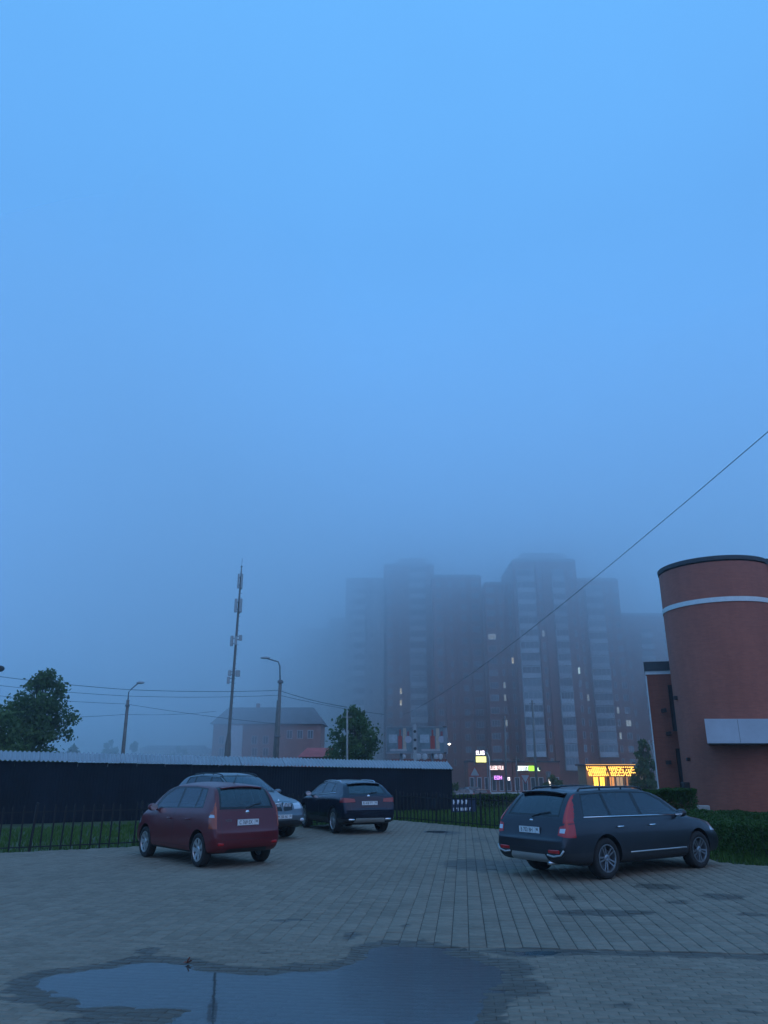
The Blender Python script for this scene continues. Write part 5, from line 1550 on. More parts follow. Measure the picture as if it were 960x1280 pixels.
def finish_car(key, root):
    c = CARS[key]
    def pl(z, t, r_, back=True): 
        x = min(bx(c, 0, z-.05), bx(c, 0, z+.05))-.010 if back else max(fx_(c, 0, z-.05), fx_(c, 0, z+.05))+.010
        plate(root, x, z, 0, t, r_, -1 if back else 1)
    if key == 'estate':
        pl(.82, 'B 702 BH', '98')
        for s in (-1, 1): rail(c, root, s*.585, .75, 2.65, .045, M['plastic_gloss'], .017)
        spoiler(c, root, .56, .54, .14, c['paint'])
        z = tz(c, .8, 0); q = MB(); q.bbox((.7, -.04, z-.01), (.92, .04, z+.045), .015); q.build('roof_aerial', M['plastic_gloss'], root, True)
        for s in (-1, 1):
            x = bx(c, s*.62, .49); q = MB(); q.bbox((x-.012, s*.62-.13, .46), (x+.05, s*.62+.13, .52), .01); q.build('reflector', M['tail_red'], root)
            q = MB(); q.tube([(bx(c, s*.48, .43)-.01, s*.48, .43), (bx(c, s*.62, .41)-.01, s*.62, .41), (bx(c, s*.78, .44)-.01, s*.78, .44), (bx(c, s*.84, .52)-.01, s*.84, .52)], .018, 6); q.build('reflector_trim', M['silver_trim'], root, True)
        wiper(c, root, [(0, 1.05), (-.2, 1.11), (-.42, 1.14)]); badge(c, root, .985, .05, .02)
        for s in (-1, 1):
            q = MB(); pts = []
            for k in range(8):
                x = 1.46+k*.28; h = hit(c, (x, s*3, .42), (0, -s, 0)); pts.append((x, h.y+s*.004 if h else s*.92, .42))
            q.tube(pts, .014, 6); q.build('sill_trim', M['silver_trim'], root, True)
        q = MB(); q.tube([(.03,-.45,.29),(.3,-.45,.29)], .04, 10); q.build('exhaust', M['chrome'], root, True)
    elif key == 'hatch':
        pl(.80, 'C 769 EX', '98')
        z = tz(c, .75, 0); q = MB(); q.tube([(.75, 0, z-.01), (.62, 0, z+.14), (.58, 0, z+.19)], [.009, .006, .004], 5); q.build('aerial', M['plastic'], root)
        badge(c, root, .985, .05, .035); wiper(c, root, [(0, 1.06), (-.15, 1.11), (-.36, 1.14)])
        me = text_mesh('NOTE', .055, M['chrome']); t = link('lettering', me, root)
        t.matrix_local = Matrix.Translation((bx(c, .46, .84)-.004, .46, .84)) @ Matrix.Rotation(math.pi, 4, 'Z') @ Matrix.Rotation(R(90), 4, 'Z') @ Matrix.Rotation(R(90), 4, 'X')
        spoiler(c, root, .46, .50, .10, c['paint'])
        for s in (-1, 1):
            x = bx(c, s*.64, .42); q = MB(); q.bbox((x-.010, s*.64-.07, .40), (x+.05, s*.64+.07, .45), .01); q.build('reflector', M['tail_red'], root)
    elif key == 'crossover':
        pl(.84, 'K 418 TT', '98')
        spoiler(c, root, .66, .54, .16, c['paint']); badge(c, root, 1.03, .05, .04)
        for s in (-1, 1): rail(c, root, s*.575, .95, 2.5, .03, M['chrome'], .014)
        for s in (-1, 1):
            x = bx(c, s*.6, .40); q = MB(); q.bbox((x-.02, s*.6-.1, .37), (x+.08, s*.6+.1, .43), .015); q.build('exhaust_tip', M['chrome'], root, True)
        wiper(c, root, [(0, 1.09), (-.15, 1.12), (-.34, 1.14)])
    elif key == 'suv':
        pl(.60, 'M 250 AK', '98', False)
        for s in (-1, 1):
            x = fx_(c, s*.18, .85)+.012
            q = MB(); pts = [(x, s*a, z) for a, z in ((.03,.745),(.33,.765),(.33,.93),(.05,.95),(.03,.745))]; q.tube(pts, .014, 6)
            for k in range(1, 6): q.box((x-.02, s*(.04+k*.048)-.005, .765), (x+.006, s*(.04+k*.048)+.005, .93))
            q.build('grille_bars', M['chrome'], root, True)
        badge(c, root, 1.0, .04, .04, False)
        for s in (-1, 1): rail(c, root, s*.60, .95, 2.6, .04, M['plastic_gloss'])
        wiper(c, root, [(.1, 1.20), (-.2, 1.25), (-.55, 1.28)], False); wiper(c, root, [(.6, 1.20), (.3, 1.25), (.0, 1.28)], False)
        for s in (-1, 1):
            x = fx_(c, s*.66, .50); q = MB(); q.ball((x, s*.66, .50), .03, .09, .05, 12); q.build('fog_lamp', M['lamp_clear'], root, True)
PROTO = {}
for key, (x, y, a) in {'estate': (2.68, 15.15, 34.5), 'hatch': (-2.80, 16.85, 131.0), 'crossover': (-.43, 25.0, 115.0), 'suv': (-6.25, 26.4, -46.0)}.items():
    PROTO[key] = build_car(CARS[key], (x, y, .004), R(a))
    finish_car(key, PROTO[key])
    PROTO[key].scale = {'hatch': (.97, .98, 1.055), 'suv': (1.02, 1.02, 1.03), 'crossover': (1.02, 1.02, 1.06)}.get(key, (1, 1, 1))

# distant cars on the street below: copies of the same kinds
def far_car(key, u, Y, heading, label, lights=False):
    b_ = base(u, 985, Y)
    o = copy_tree(PROTO[key]); o.location = b_; o.rotation_euler = (0, 0, R(heading)); tag(o, label, 'car', 'cars on the street beyond the railing')
    if lights:
        c = CARS[key]
        for s in (-1, 1):
            q = MB(); q.ball((c['L']-.02, s*.62, .80 if key == 'suv' else .70), .09, .16, .12, 10); q.build('headlight', emit('headlamp_lit', (1, .95, .82), 14), o)
    return o
far_car('crossover', 571, 96, -95, 'car with both headlights shining just past the end of the shed', True)
far_car('suv', 592, 116, 185, 'pale SUV in the haze, first in the row beyond the railing')
far_car('hatch', 614, 118, 178, 'small car in the haze, beside the thin dark pole')
far_car('suv', 578, 128, 20, 'distant car half lost in haze behind the one with headlights')
# ================================================================== DISTANT BUILDINGS, SHOPS, BILLBOARD, ROAD, HAZE
# road beyond the lot
def roads():
    xs = np.linspace(-130, 150, 57); ys = np.linspace(93, 124, 12)
    X, Y = np.meshgrid(xs, ys); nx = len(xs); i, j = np.meshgrid(np.arange(nx-1), np.arange(len(ys)-1)); a = (j*nx+i).ravel()
    tag(link('street', np_mesh('street', np.stack([X, Y, gz(X, Y)+.02], -1), np.stack([a, a+1, a+1+nx, a+nx], -1), M['asphalt'])), kind='structure')
    ys = np.linspace(124.2, 160, 12); X, Y = np.meshgrid(xs, ys); a = (lambda i, j: (j*nx+i).ravel())(*np.meshgrid(np.arange(nx-1), np.arange(len(ys)-1)))
    tag(link('pavement', np_mesh('pavement', np.stack([X, Y, gz(X, Y)+.14], -1), np.stack([a, a+1, a+1+nx, a+nx], -1), M['concrete'])), kind='structure')
    m = MB(); m.bbox((-130, 124.0, -2.6), (150, 124.19, -2.28), .02); tag(m.build('kerb', M['concrete']), kind='structure')
    m = MB()
    for k in range(-20, 24): m.box((k*6., 108.4, -2.388), (k*6+3., 108.55, -2.384))
    tag(m.build('lane_marking', M['road_paint']), kind='structure')
roads()

FL = 3.0
def shared_meshes():
    S = {}
    def win(w, h, n_, pale=False):
        f = MB(); t = .09; d = .10
        f.box((-w/2, -d, 0), (-w/2+t, .02, h)); f.box((w/2-t, -d, 0), (w/2, .02, h)); f.box((-w/2+t, -d, h-t), (w/2-t, .02, h)); f.box((-w/2+t, -d, 0), (w/2-t, .02, t))
        for k in range(1, n_): x = -w/2+w*k/n_; f.box((x-.04, -d, t), (x+.04, .02, h-t))
        g = MB(); g.box((-w/2+t, -.05, t), (w/2-t, .0, h-t))
        return f.mesh('window', M['apt_frame']), {k: g.mesh('pane', M[k]) for k in ('apt_glass', 'apt_glass_pale', 'lit_warm', 'lit_cool', 'lit_dim')}
    S['win'] = win(1.3, 1.5, 2); S['win3'] = win(2.0, 1.5, 3); S['slit'] = win(.62, 1.6, 1)
    # glazed loggia: parapet + band of sashes, standing out from the wall
    def loggia(w, dep, pale):
        f = MB(); f.box((-w/2, -dep, 0), (w/2, .02, 1.05)); f.box((-w/2-.05, -dep-.05, -.16), (w/2+.05, .02, -.001))
        for k in range(5): x = -w/2+.04+(w-.08)*k/4; f.box((x-.04, -dep+.01, 1.05), (x+.04, -dep+.09, 2.55))
        f.box((-w/2, -dep+.01, 2.55), (w/2, .02, 2.73)); f.box((-w/2, -dep+.09, 1.05), (-w/2+.06, .02, 2.55)); f.box((w/2-.06, -dep+.09, 1.05), (w/2, .02, 2.55))
        g = MB(); g.box((-w/2+.07, -dep+.03, 1.06), (w/2-.07, -dep+.07, 2.54))
        return f.mesh('loggia', M['apt_frame'] if pale else M['apt_parapet']), {k: g.mesh('pane', M[k]) for k in ('apt_glass', 'apt_glass_pale', 'lit_warm', 'lit_cool', 'lit_dim')}
    S['loggia'] = loggia(4.4, 1.1, True); S['loggia_s'] = loggia(3.0, 1.0, False); S['loggia_s2'] = loggia(4.4, 1.0, False); S['loggia_s3'] = loggia(3.0, 1.1, True)
    b_ = MB(); w = 3.2; b_.box((-w/2, -1.15, -.14), (w/2, .02, 0)); b_.box((-w/2, -1.15, .001), (w/2, -1.07, 1.05)); b_.box((-w/2, -1.068, .001), (-w/2+.06, .02, 1.05)); b_.box((w/2-.06, -1.068, .001), (w/2, .02, 1.05))
    g = MB(); g.box((-w/2+.3, -.03, .1), (w/2-.3, .012, 2.3))
    S['balcony'] = (b_.mesh('balcony', M['apt_parapet']), {k: g.mesh('pane', M[k]) for k in ('apt_glass', 'apt_glass_pale', 'lit_warm', 'lit_cool', 'lit_dim')})
    return S
SH = shared_meshes()
def block(u0, u1, vtop, Y_, depth, cols, label, seed, wall='apt_brick', lit=(), floors_from=1, piers=(), group='towering apartment blocks in the fog', step=None, skip=.0, yaw=0):
    vm = 880; Y = Y_*1.1
    xa, xb = P(u0, vm, Y).x, P(u1, vm, Y).x; top = P((u0+u1)/2, vtop, Y).z; zb = float(gz(0, Y))
    W_ = xb-xa; root = empty('apartment_building', (xa, Y, zb), yaw, label, 'building', group)
    H_ = top-zb; nf = int((H_-.8-1.2)/FL)
    m = MB(); m.box((0, 0, -1), (W_, depth, H_-.9)); m.build('wall', M[wall], root)
    m = MB(); m.box((-.15, -.15, H_-.898), (W_+.15, depth+.15, H_-.5)); 
    m.box((.3, .3, H_-.498), (W_-.3, depth-.3, H_)); m.build('roof_edge', M['apt_pale'], root)
    for (f0, f1) in piers:
        m = MB(); m.box((W_*f0, -.45, -1), (W_*f1, -.003, H_-.9)); m.build('pier', M[wall], root)
    rng = rnd(seed)
    litset = {}
    for c_, v_, k in lit: litset[(c_, int((P((u0+u1)/2, v_, Y).z-zb-1.3)/FL))] = k
    for ci, (fx, kind, r0, r1) in enumerate(cols):
        for fl in range(max(r0, floors_from), min(nf, r1 if r1 else 99)):
            if rng.random() < skip: continue
            me, panes = SH['loggia_s2' if kind == 'loggia' and rng.random() < .3 else ('loggia_s3' if kind == 'loggia_s' and rng.random() < .3 else kind)]
            o = link(me.name.split('.')[0], me, root)
            z = 1.3+fl*FL + (.95 if kind in ('win', 'win3', 'slit') else 0)
            o.location = (W_*fx, 0, z)
            key = litset.get((ci, fl)) or ('apt_glass_pale' if rng.random() < .35 else 'apt_glass')
            link('pane', panes[key], o)
    return root
D1 = 168
# from left to right; the farther wings stand deeper in the fog
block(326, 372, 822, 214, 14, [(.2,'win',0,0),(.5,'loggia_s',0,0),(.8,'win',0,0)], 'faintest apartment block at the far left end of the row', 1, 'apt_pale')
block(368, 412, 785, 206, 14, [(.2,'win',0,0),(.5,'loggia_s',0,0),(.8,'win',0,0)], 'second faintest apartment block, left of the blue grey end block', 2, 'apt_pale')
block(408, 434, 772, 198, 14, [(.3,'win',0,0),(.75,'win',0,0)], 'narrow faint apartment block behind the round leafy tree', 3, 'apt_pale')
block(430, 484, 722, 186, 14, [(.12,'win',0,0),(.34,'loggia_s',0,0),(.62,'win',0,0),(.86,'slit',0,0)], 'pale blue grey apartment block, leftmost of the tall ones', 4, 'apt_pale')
block(480, 546, 704, 186, 16, [(.12,'win',0,0),(.32,'slit',0,0),(.66,'loggia',1,0),(.93,'slit',2,0)], 'tall apartment block with pale glazed balconies behind the billboard', 5, 'apt_brick', lit=[(1,870,'lit_warm'),(1,886,'lit_warm')], piers=((.42,.48),))
block(544, 608, 718, 178, 15, [(.12,'win',1,0),(.36,'slit',1,0),(.62,'win',1,0),(.86,'win3',1,0)], 'dark red apartment block left of the gap between the towers', 6, lit=[], piers=((.22,.27),(.48,.52),(.74,.77)))
block(604, 618, 742, 182, 12, [(.5,'win',1,0)], 'narrow recessed link between the two dark red apartment blocks', 66)
block(612, 655, 727, 172, 15, [(.16,'win3',1,0),(.46,'slit',1,0),(.74,'slit',1,0)], 'dark red apartment block above the pink shop sign', 7, lit=[(0,794,'lit_dim'),(2,820,'lit_warm'),(1,857,'lit_dim'),(1,870,'lit_dim'),(1,899,'lit_dim')], piers=((.58,.62),))
block(650, 734, 698, 168, 18, [(.19,'loggia',2,0),(.42,'slit',1,0),(.70,'loggia_s',1,0),(.92,'slit',1,0)], 'tallest apartment block, dark red with two stacks of pale balconies', 8, lit=[(1,787,'lit_dim'),(3,838,'lit_cool')], piers=((.36,.38),(.47,.53)))
block(730, 788, 722, 172, 16, [(.10,'slit',2,0),(.42,'loggia',2,0),(.72,'slit',1,0),(.92,'win',1,0)], 'apartment block above the lit shop with pale glazed loggias', 9, lit=[(0,870,'lit_dim'),(2,882,'lit_dim'),(2,918,'lit_dim'),(3,903,'lit_dim')], piers=((.24,.26),))
block(784, 862, 766, 180, 15, [(.12,'slit',1,0),(.42,'balcony',1,0),(.75,'win',1,0)], 'rightmost and lowest apartment block, partly behind the brick building', 10, lit=[])
block(500, 536, 697, 198, 10, [], 'set back roof storey above the block with pale balconies', 111, 'apt_pale', group='roof storeys of the apartment blocks')
block(662, 722, 691, 184, 10, [], 'set back roof storey above the tallest apartment block', 112, 'apt_pale', group='roof storeys of the apartment blocks')

# ground-floor shops in front of the blocks
def shop_row():
    Y = 160; zb = float(gz(0, Y))
    def podium(u0, u1, vt, label, panes, wall='apt_brick'):
        xa, xb = P(u0, 965, Y).x, P(u1, 965, Y).x; h = P((u0+u1)/2, vt, Y).z-zb
        root = empty('shop_building', (xa, Y, zb), 0, label, 'shop')
        m = MB(); m.box((0, 0, -.5), (xb-xa, 7, h-.3)); m.build('wall', M[wall], root)
        m = MB(); m.box((-.1, -.3, h-.298), (xb-xa+.1, 7.1, h)); m.build('roof_edge', M['roof_dark'], root)
        n_ = panes; w = (xb-xa)/n_
        for k in range(n_):
            f = MB(); x0 = k*w+.3; x1 = (k+1)*w-.3; 
            f.box((x0, -.08, .3), (x0+.1, .01, 2.9)); f.box((x1-.1, -.08, .3), (x1, .01, 2.9)); f.box((x0+.1, -.08, 2.8), (x1-.1, .01, 2.9)); f.box((x0+.1, -.08, .3), (x1-.1, .01, .42))
            o = f.build('window', M['apt_frame'], root); g = MB(); g.box((x0+.1, -.04, .42), (x1-.1, -.003, 2.8)); g.build('pane', M['apt_glass'], o)
        return root, h
    podium(585, 640, 951, 'low shop front carrying the pink and magenta signs', 6)
    podium(641, 700, 951, 'low shop front carrying the green and white sign', 6)
shop_row()
def sign(u0, u1, v0, v1, Y, col, strength, label, letters, seed, cat='shop sign', extra=None, base_col=(.03,.03,.035)):
    a, b_ = P(u0, v1, Y), P(u1, v0, Y); w, h = b_.x-a.x, b_.z-a.z
    root = empty('shop_sign', (a.x, Y, a.z), 0, label, cat, 'lit shop signs across the street')
    m = MB(); m.bbox((-.15, 0, -.1), (w+.15, .2, h+.1), .03); m.build('backing', mat('sign_backing', base_col, .6), root)
    
    for bx_ in ((w*.2), (w*.8)): mounts = MB(); mounts.box((bx_-.05, .2, h*.3), (bx_+.05, .9, h*.5)); mounts.build('bracket', M['grey_metal'], root)
    rng = rnd(seed); x = 0.0; n_ = letters; lw = w/n_
    me = emit('sign_light', col, strength)
    for k in range(n_):
        x0 = k*lw+lw*.08; x1 = (k+1)*lw-lw*.08; t = min(.09*h+.05, .3*(x1-x0)); y0, y1 = -.09, -.002
        kind = rng.choice('HEOPLT')
        s = MB()
        if kind in 'HEOPL': s.box((x0, y0, 0), (x0+t, y1, h))
        if kind in 'HO': s.box((x1-t, y0, 0), (x1, y1, h))
        if kind in 'EOPT': s.box((x0+(t if kind != 'T' else 0), y0, h-t), (x1-(t if kind == 'O' else 0), y1, h))
        if kind in 'EOL': s.box((x0+t, y0, 0), (x1-(t if kind == 'O' else 0), y1, t))
        if kind in 'HEP': s.box((x0+t, y0, h*.45), (x1-(t if kind in 'H' else 0), y1, h*.45+t))
        if kind == 'T': s.box(((x0+x1)/2-t/2, y0, 0), ((x0+x1)/2+t/2, y1, h-t))
        s.build('letter', me, root)
    if extra:
        (f0, f1, c2, st2) = extra; s = MB(); s.bbox((w*f0, -.12, -.05), (w*f1, -.001, h+.05), .02); s.build('green_panel' if c2[1] > c2[0] else 'lit_panel', emit('sign_panel', c2, st2), root)
    return root
sign(595, 605.5, 938.5, 943.5, 140, (1, .86, .95), 3.2, 'white lit letters above the yellow panel on the corner pylon', 4, 1)
sign(595, 607.5, 946, 952.5, 140, (.98, .95, .25), 2.0, 'yellow lit panel just under the white letters', 5, 2, extra=(0, 1, (.95, .92, .30), 1.7))
def pylon():
    a = P(593.5, 975, 140.4); b_ = P(609, 936, 140.4); zb = float(gz(0, 140))
    m = MB(); m.bbox((a.x, 140.3, zb-.2), (a.x+.18, 140.6, b_.z), .03); m.bbox((b_.x-.18, 140.3, zb-.2), (b_.x, 140.6, b_.z), .03); m.box((a.x+.18, 140.35, P(600,945,140.4).z-.06), (b_.x-.18, 140.5, P(600,945,140.4).z+.06))
    tag(m.build('sign_pylon', M['grey_metal']), 'two legged steel pylon holding the white and yellow lit signs', 'sign frame')
pylon()
sign(611.5, 629, 957.3, 962.2, 158.5, (1, .72, .68), 2.8, 'long pinkish white lit shop sign above the magenta one', 10, 3)
sign(617.5, 627.5, 969.8, 974.3, 158.5, (.80, .30, 1), 2.2, 'small magenta lit sign under the pinkish one', 3, 4)
sign(645.5, 660.5, 957.6, 963.3, 158.5, (.85, 1, .95), 3.0, 'white lit shop sign with bright green end panel', 7, 5, extra=(1.0, 1.46, (.45, 1, .06), 1.5))
sign(672, 675, 959.5, 963.5, 158.5, (.7, 1, .6), 2.6, 'tiny pale green lit mark right of the green and white sign', 1, 6)
sign(634.5, 637.5, 971.5, 975.5, 158.5, (1, .9, .9), 2.2, 'tiny white lit sign between the magenta and green signs', 1, 7)

# traffic signs
def road_sign(u, v, Y, s, label, inverted=False):
    c_ = P(u, v, Y); zb = float(gz(c_.x, Y)); root = empty('road_sign', (c_.x, Y, zb), 0, label, 'road sign', 'triangular road signs')
    z = c_.z-zb; k = -1 if inverted else 1
    m = MB(); m.tube([(0, .05, -.2), (0, .05, z+.3*s)], .035, 6); m.build('post', M['grey_metal'], root)
    def tri(name, r_, y0, y1, m_):
        q = MB(); p = [(-r_*.87, -r_*.5*k), (r_*.87, -r_*.5*k), (0, r_*k)]
        q.add([(a, y0, z+b_) for a, b_ in p]+[(a, y1, z+b_) for a, b_ in p], [(0,1,2),(5,4,3),(0,3,4,1),(1,4,5,2),(2,5,3,0)]); q.build(name, m_, root)
    tri('border', s*.62, 0, .02, mat('sign_red', (.4,.03,.03), .5)); tri('face', s*.5, -.012, -.001, M['antenna_grey'])
road_sign(593.5, 966, 75, 1.0, 'upright triangular warning sign below the yellow lit panel')
road_sign(656.5, 972, 78, .95, 'inverted triangular give way sign below the green and white shop sign', True)
def lit_lamp(u, v, Y, label, arm=0, strength=20, rad=.22):
    c_ = P(u, v, Y); zb = float(gz(c_.x, Y)); root = empty('street_lamp', (c_.x-arm, Y, zb), 0, label, 'street lamp', 'street lamps')
    m = MB(); m.tube([(0, 0, -.2), (0, 0, c_.z-zb-.6), (arm*.4, 0, c_.z-zb+.1), (arm, 0, c_.z-zb+.12)], [.1, .08, .05, .05], 8); m.build('pole', M['grey_metal'], root, True)
    m = MB(); m.bbox((arm-.3, -.14, c_.z-zb+.06), (arm+.25, .14, c_.z-zb+.16), .03); m.build('lamp_head', M['antenna_grey'], root)
    m = MB(); m.ball((arm, 0, c_.z-zb), rad, rad, rad*.8, 10); m.build('bulb', emit('lamp_light', (1, .87, .72), strength), root)
lit_lamp(561.5, 930, 100, 'lit street lamp glowing white at the right edge of the billboard', .4, 8, .16)
# curved pale bracket beside the pylon (an unlit white lamp post)
c_ = P(612, 957, 139); t_ = P(606, 940, 139); zb = float(gz(0, 139))
m = MB(); m.tube([(0,0,-.2), (0,0,t_.z-zb-.9), (-.25,0,t_.z-zb-.2), (-1.0,0,t_.z-zb)], [.09,.07,.06,.05], 8)
o = m.build('street_lamp', M['white_paint'], None, True); o.location = (c_.x, 139, zb); tag(o, 'slim white lamp post curving over beside the yellow lit sign', 'street lamp', 'street lamps')

# the orange shop with its strings of lights
def lit_shop():
    Y = 118; zb = float(gz(0, Y))
    xa, xb = P(733, 970, Y).x, P(793, 970, Y).x; zt = P(760, 955, Y).z-zb; w = xb-xa
    root = empty('lit_kiosk', (xa, Y, zb), 0, 'small shop glowing orange with strings of lights, right of the estate car roof', 'shop')
    m = MB(); m.box((0, 0, -.3), (w, 5, zt-.25)); m.build('wall', mat('kiosk_wall', (.28,.16,.08), .7, 0, .2, 1), root)
    m = MB(); m.box((-.3, -.9, zt-.248), (w+.3, 5.2, zt)); m.build('roof', M['roof_dark'], root)
    amber = emit('amber_window', (1, .50, .05), 3.4); amber2 = emit('amber_window_dim', (1, .40, .10), .8); pale = emit('pale_window', (.9, .62, .35), .3)
    for f0, f1, m_ in ((.13,.245,amber), (.26,.375,amber), (.44,.58,amber2), (.60,.76,pale), (.80,.86,amber2), (.9,.96,amber2)):
        f = MB(); x0, x1 = w*f0, w*f1; h = zt*.66
        f.box((x0, -.08, .1), (x0+.09, .01, h)); f.box((x1-.09, -.08, .1), (x1, .01, h)); f.box((x0+.09, -.08, h-.1), (x1-.09, .01, h)); f.box((x0+.09, -.08, .1), (x1-.09, .01, .5)); f.box(((x0+x1)/2-.04, -.08, .5), ((x0+x1)/2+.04, .01, h-.1))
        o = f.build('window', M['grey_metal'] if m_ is not amber else mat('amber_frame', (.6,.4,.1), .5), root); g = MB(); g.box((x0+.09, -.04, .5), (x1-.09, -.003, h-.1)); g.build('pane', m_, o)
    for fx in (.40, .435, .775):
        m = MB(); m.bbox((w*fx-.07, -.86, 0), (w*fx+.07, -.72, zt-.25), .02); m.build('post', M['black_metal'], root)
    # garland: zigzag strings with bulbs
    me = MB(); me.ball((0,0,0), .06, n=6); bulb = me.mesh('bulb', emit('garland_light', (1, .52, .08), 8.5)); rng = rnd(8)
    st = MB(); n_ = 0
    top = zt-.3; low = zt*.68
    for k in range(26):
        x0 = -.1+w*k/26; x1 = x0+w/26*1.5
        up = [(x0, -.8, top), (x1, -.8, low)]
        st.tube(up, .01, 4, cap=False)
        if w*.40 < x0 < w*.44: continue
        for q in range(7):
            t = (q+.5)/7; p = Vector(up[0]).lerp(Vector(up[1]), t)
            if .1 < x0/w < .36 or q % 2 == 0 or rng.random() < .5:
                b_ = link('bulb', bulb, root); b_.location = p+Vector((0, 0, -.05)); n_ += 1
    st.build('garland_wire', M['cable'], root)
    m = MB(); m.box((-.25, -.93, zt-.12), (w+.25, -.905, zt-.06)); m.build('light_strip', emit('strip', (1, .5, .12), 1.6), root)
lit_shop()
def small_lights():
    for i, (u, v, h, lab) in enumerate(((797, 961, .7, 'small warm wall light right of the orange shop'), (808, 976, 1.2, 'white and pink lit kiosk window beside the low brick wing'), (687, 977, 1.6, 'narrow lit shop door below the apartment balconies'))):
        Y = 120 if i < 2 else 157; a = P(u, v, Y); zb = float(gz(0, Y))
        root = empty('lit_kiosk', (a.x, Y, zb), 0, lab, 'kiosk')
        z = a.z-zb; w = .5 if i != 1 else 2.0
        m = MB(); m.bbox((-w*.7, .05, -.2), (w*.7, 1.4, z+h+.3), .04); m.build('housing', M['grey_metal'], root)
        if i == 1:
            rng = rnd(4)
            for k in range(6):
                g = MB(); x = -w/2+k*.33; g.box((x, -.02, z-h/2+rng.uniform(0,.4)), (x+.18, .045, z+h/2-rng.uniform(0,.5))); g.build('lit_pane', emit('pinkish', (1, .65+.2*(k%2), .6), 1.0), root)
        else:
            g = MB(); g.box((-w*.3, -.02, z-h/2), (w*.3, .045, z+h/2)); g.build('lit_pane', emit('warm_small', (1, .85, .7), 1.6), root)
small_lights()

# ---- double billboard
def billboard():
    Y = 82; zb = float(gz(0, Y))
    a, b_ = P(482, 942, Y), P(559.5, 908, Y)
    root = empty('billboard', (a.x, Y, zb), 0, 'double billboard with two matching posters standing above the shed roof', 'billboard')
    W_ = b_.x-a.x; z0 = a.z-zb; z1 = b_.z-zb
    f = lambda u: P(u, 925, Y).x-a.x
    for (u0, u1) in ((482, 517), (520.5, 559.5)):
        x0, x1 = f(u0), f(u1); h = z1-z0
        m = MB(); t = .14
        m.box((x0, -.08, z0), (x0+t, .12, z1)); m.box((x1-t*(1 if u0 < 500 else 3), -.08, z0), (x1, .12, z1)); m.box((x0+t, -.08, z1-t), (x1-t, .12, z1)); m.box((x0+t, -.08, z0), (x1-t, .12, z0+t))
        fr = m.build('frame', mat('billboard_frame', (.22,.24,.26), .6), root)
        m = MB(); m.box((x0+t, -.02, z0+t), (x1-t*1.02, .1, z1-t)); m.build('panel', mat('poster_ground', (.16,.22,.24), .6, 0, .3, 1.2), root)
        # printed shapes of the poster: pale text block, dark red bottle, tan band, pale disc, pale strip
        w = x1-x0-2*t; X = lambda k: x0+t+w*k; Z = lambda k: z0+t+(h-2*t)*k
        def pr(name, k0, k1, j0, j1, col, d): q = MB(); q.box((X(k0), -.02-d, Z(j0)), (X(k1), -.0205, Z(j1))); q.build(name, mat('print_'+name, col, .6, 0, .2, 3), root)
        pr('text_block', .08, .40, .38, .72, (.34,.40,.44), .006)
        pr('print_red', .44, .60, .04, .66, (.38,.06,.05), .008); pr('print_red', .49, .55, .66, .92, (.30,.05,.045), .008)
        pr('print_tan', .64, .76, .10, .98, (.45,.36,.28), .007)
        pr('text_strip', .12, .78, .04, .13, (.38,.38,.40), .010)
        q = MB(); q.lathe([(.001, 0), (h*.13, 0), (h*.13, .01), (.001, .01)], 20, M=Matrix.Translation((X(.84), -.03, Z(.52))) @ Matrix.Rotation(R(90), 4, 'X')); q.build('print_disc', mat('print_disc', (.40,.40,.46), .6), root)
        pr('print_red', .80, .88, .62, .85, (.25,.06,.08), .007)
    xm = f(518.7)
    m = MB(); m.box((xm-.16, -.1, z0-1), (xm+.16, .15, z1+.2)); m.build('column', M['antenna_grey'], root)
    for k in range(3):
        q = MB(); q.lathe([(.001, 0), (.15, 0), (.15, .02), (.001, .02)], 16, M=Matrix.Translation((xm, -.105, z0+.5+k*.85)) @ Matrix.Rotation(R(90), 4, 'X')); q.build('disc', M['plastic'], root)
    for x in (W_*.25, W_*.75): 
        m = MB(); m.tube([(x, .4, -.3), (x, .4, z0+.6)], .16, 10); m.build('post', M['grey_metal'], root, True)
    m = MB(); m.box((0, .13, z0+.2), (W_, .3, z0+.4)); m.box((0, .13, z1-.5), (W_, .3, z1-.3)); m.build('cross_beam', M['grey_metal'], root)
    # rooftop letters row under it
    Yk = 88; aa = P(500, 953, Yk); r2 = empty('shop_sign', (aa.x, Yk, float(gz(0, Yk))), 0, 'row of dull unlit pale round letters below the billboard', 'shop sign')
    zt = P(530, 949, Yk).z-float(gz(0, Yk)); m = MB(); m.box((-1, .05, -.2), (P(558,945,Yk).x-aa.x, 4, zt)); m.build('wall', M['apt_brick'], r2)
    for u, w_ in ((505, .35), (523, .5), (531, .5), (545, .4), (551, .45)):
        p = P(u, 946, Yk); q = MB(); q.ball((p.x-aa.x, 0, p.z-float(gz(0, Yk))), w_*.6, .04, w_*.75, 10); q.build('letter', M['apt_frame'], r2, True)
billboard()

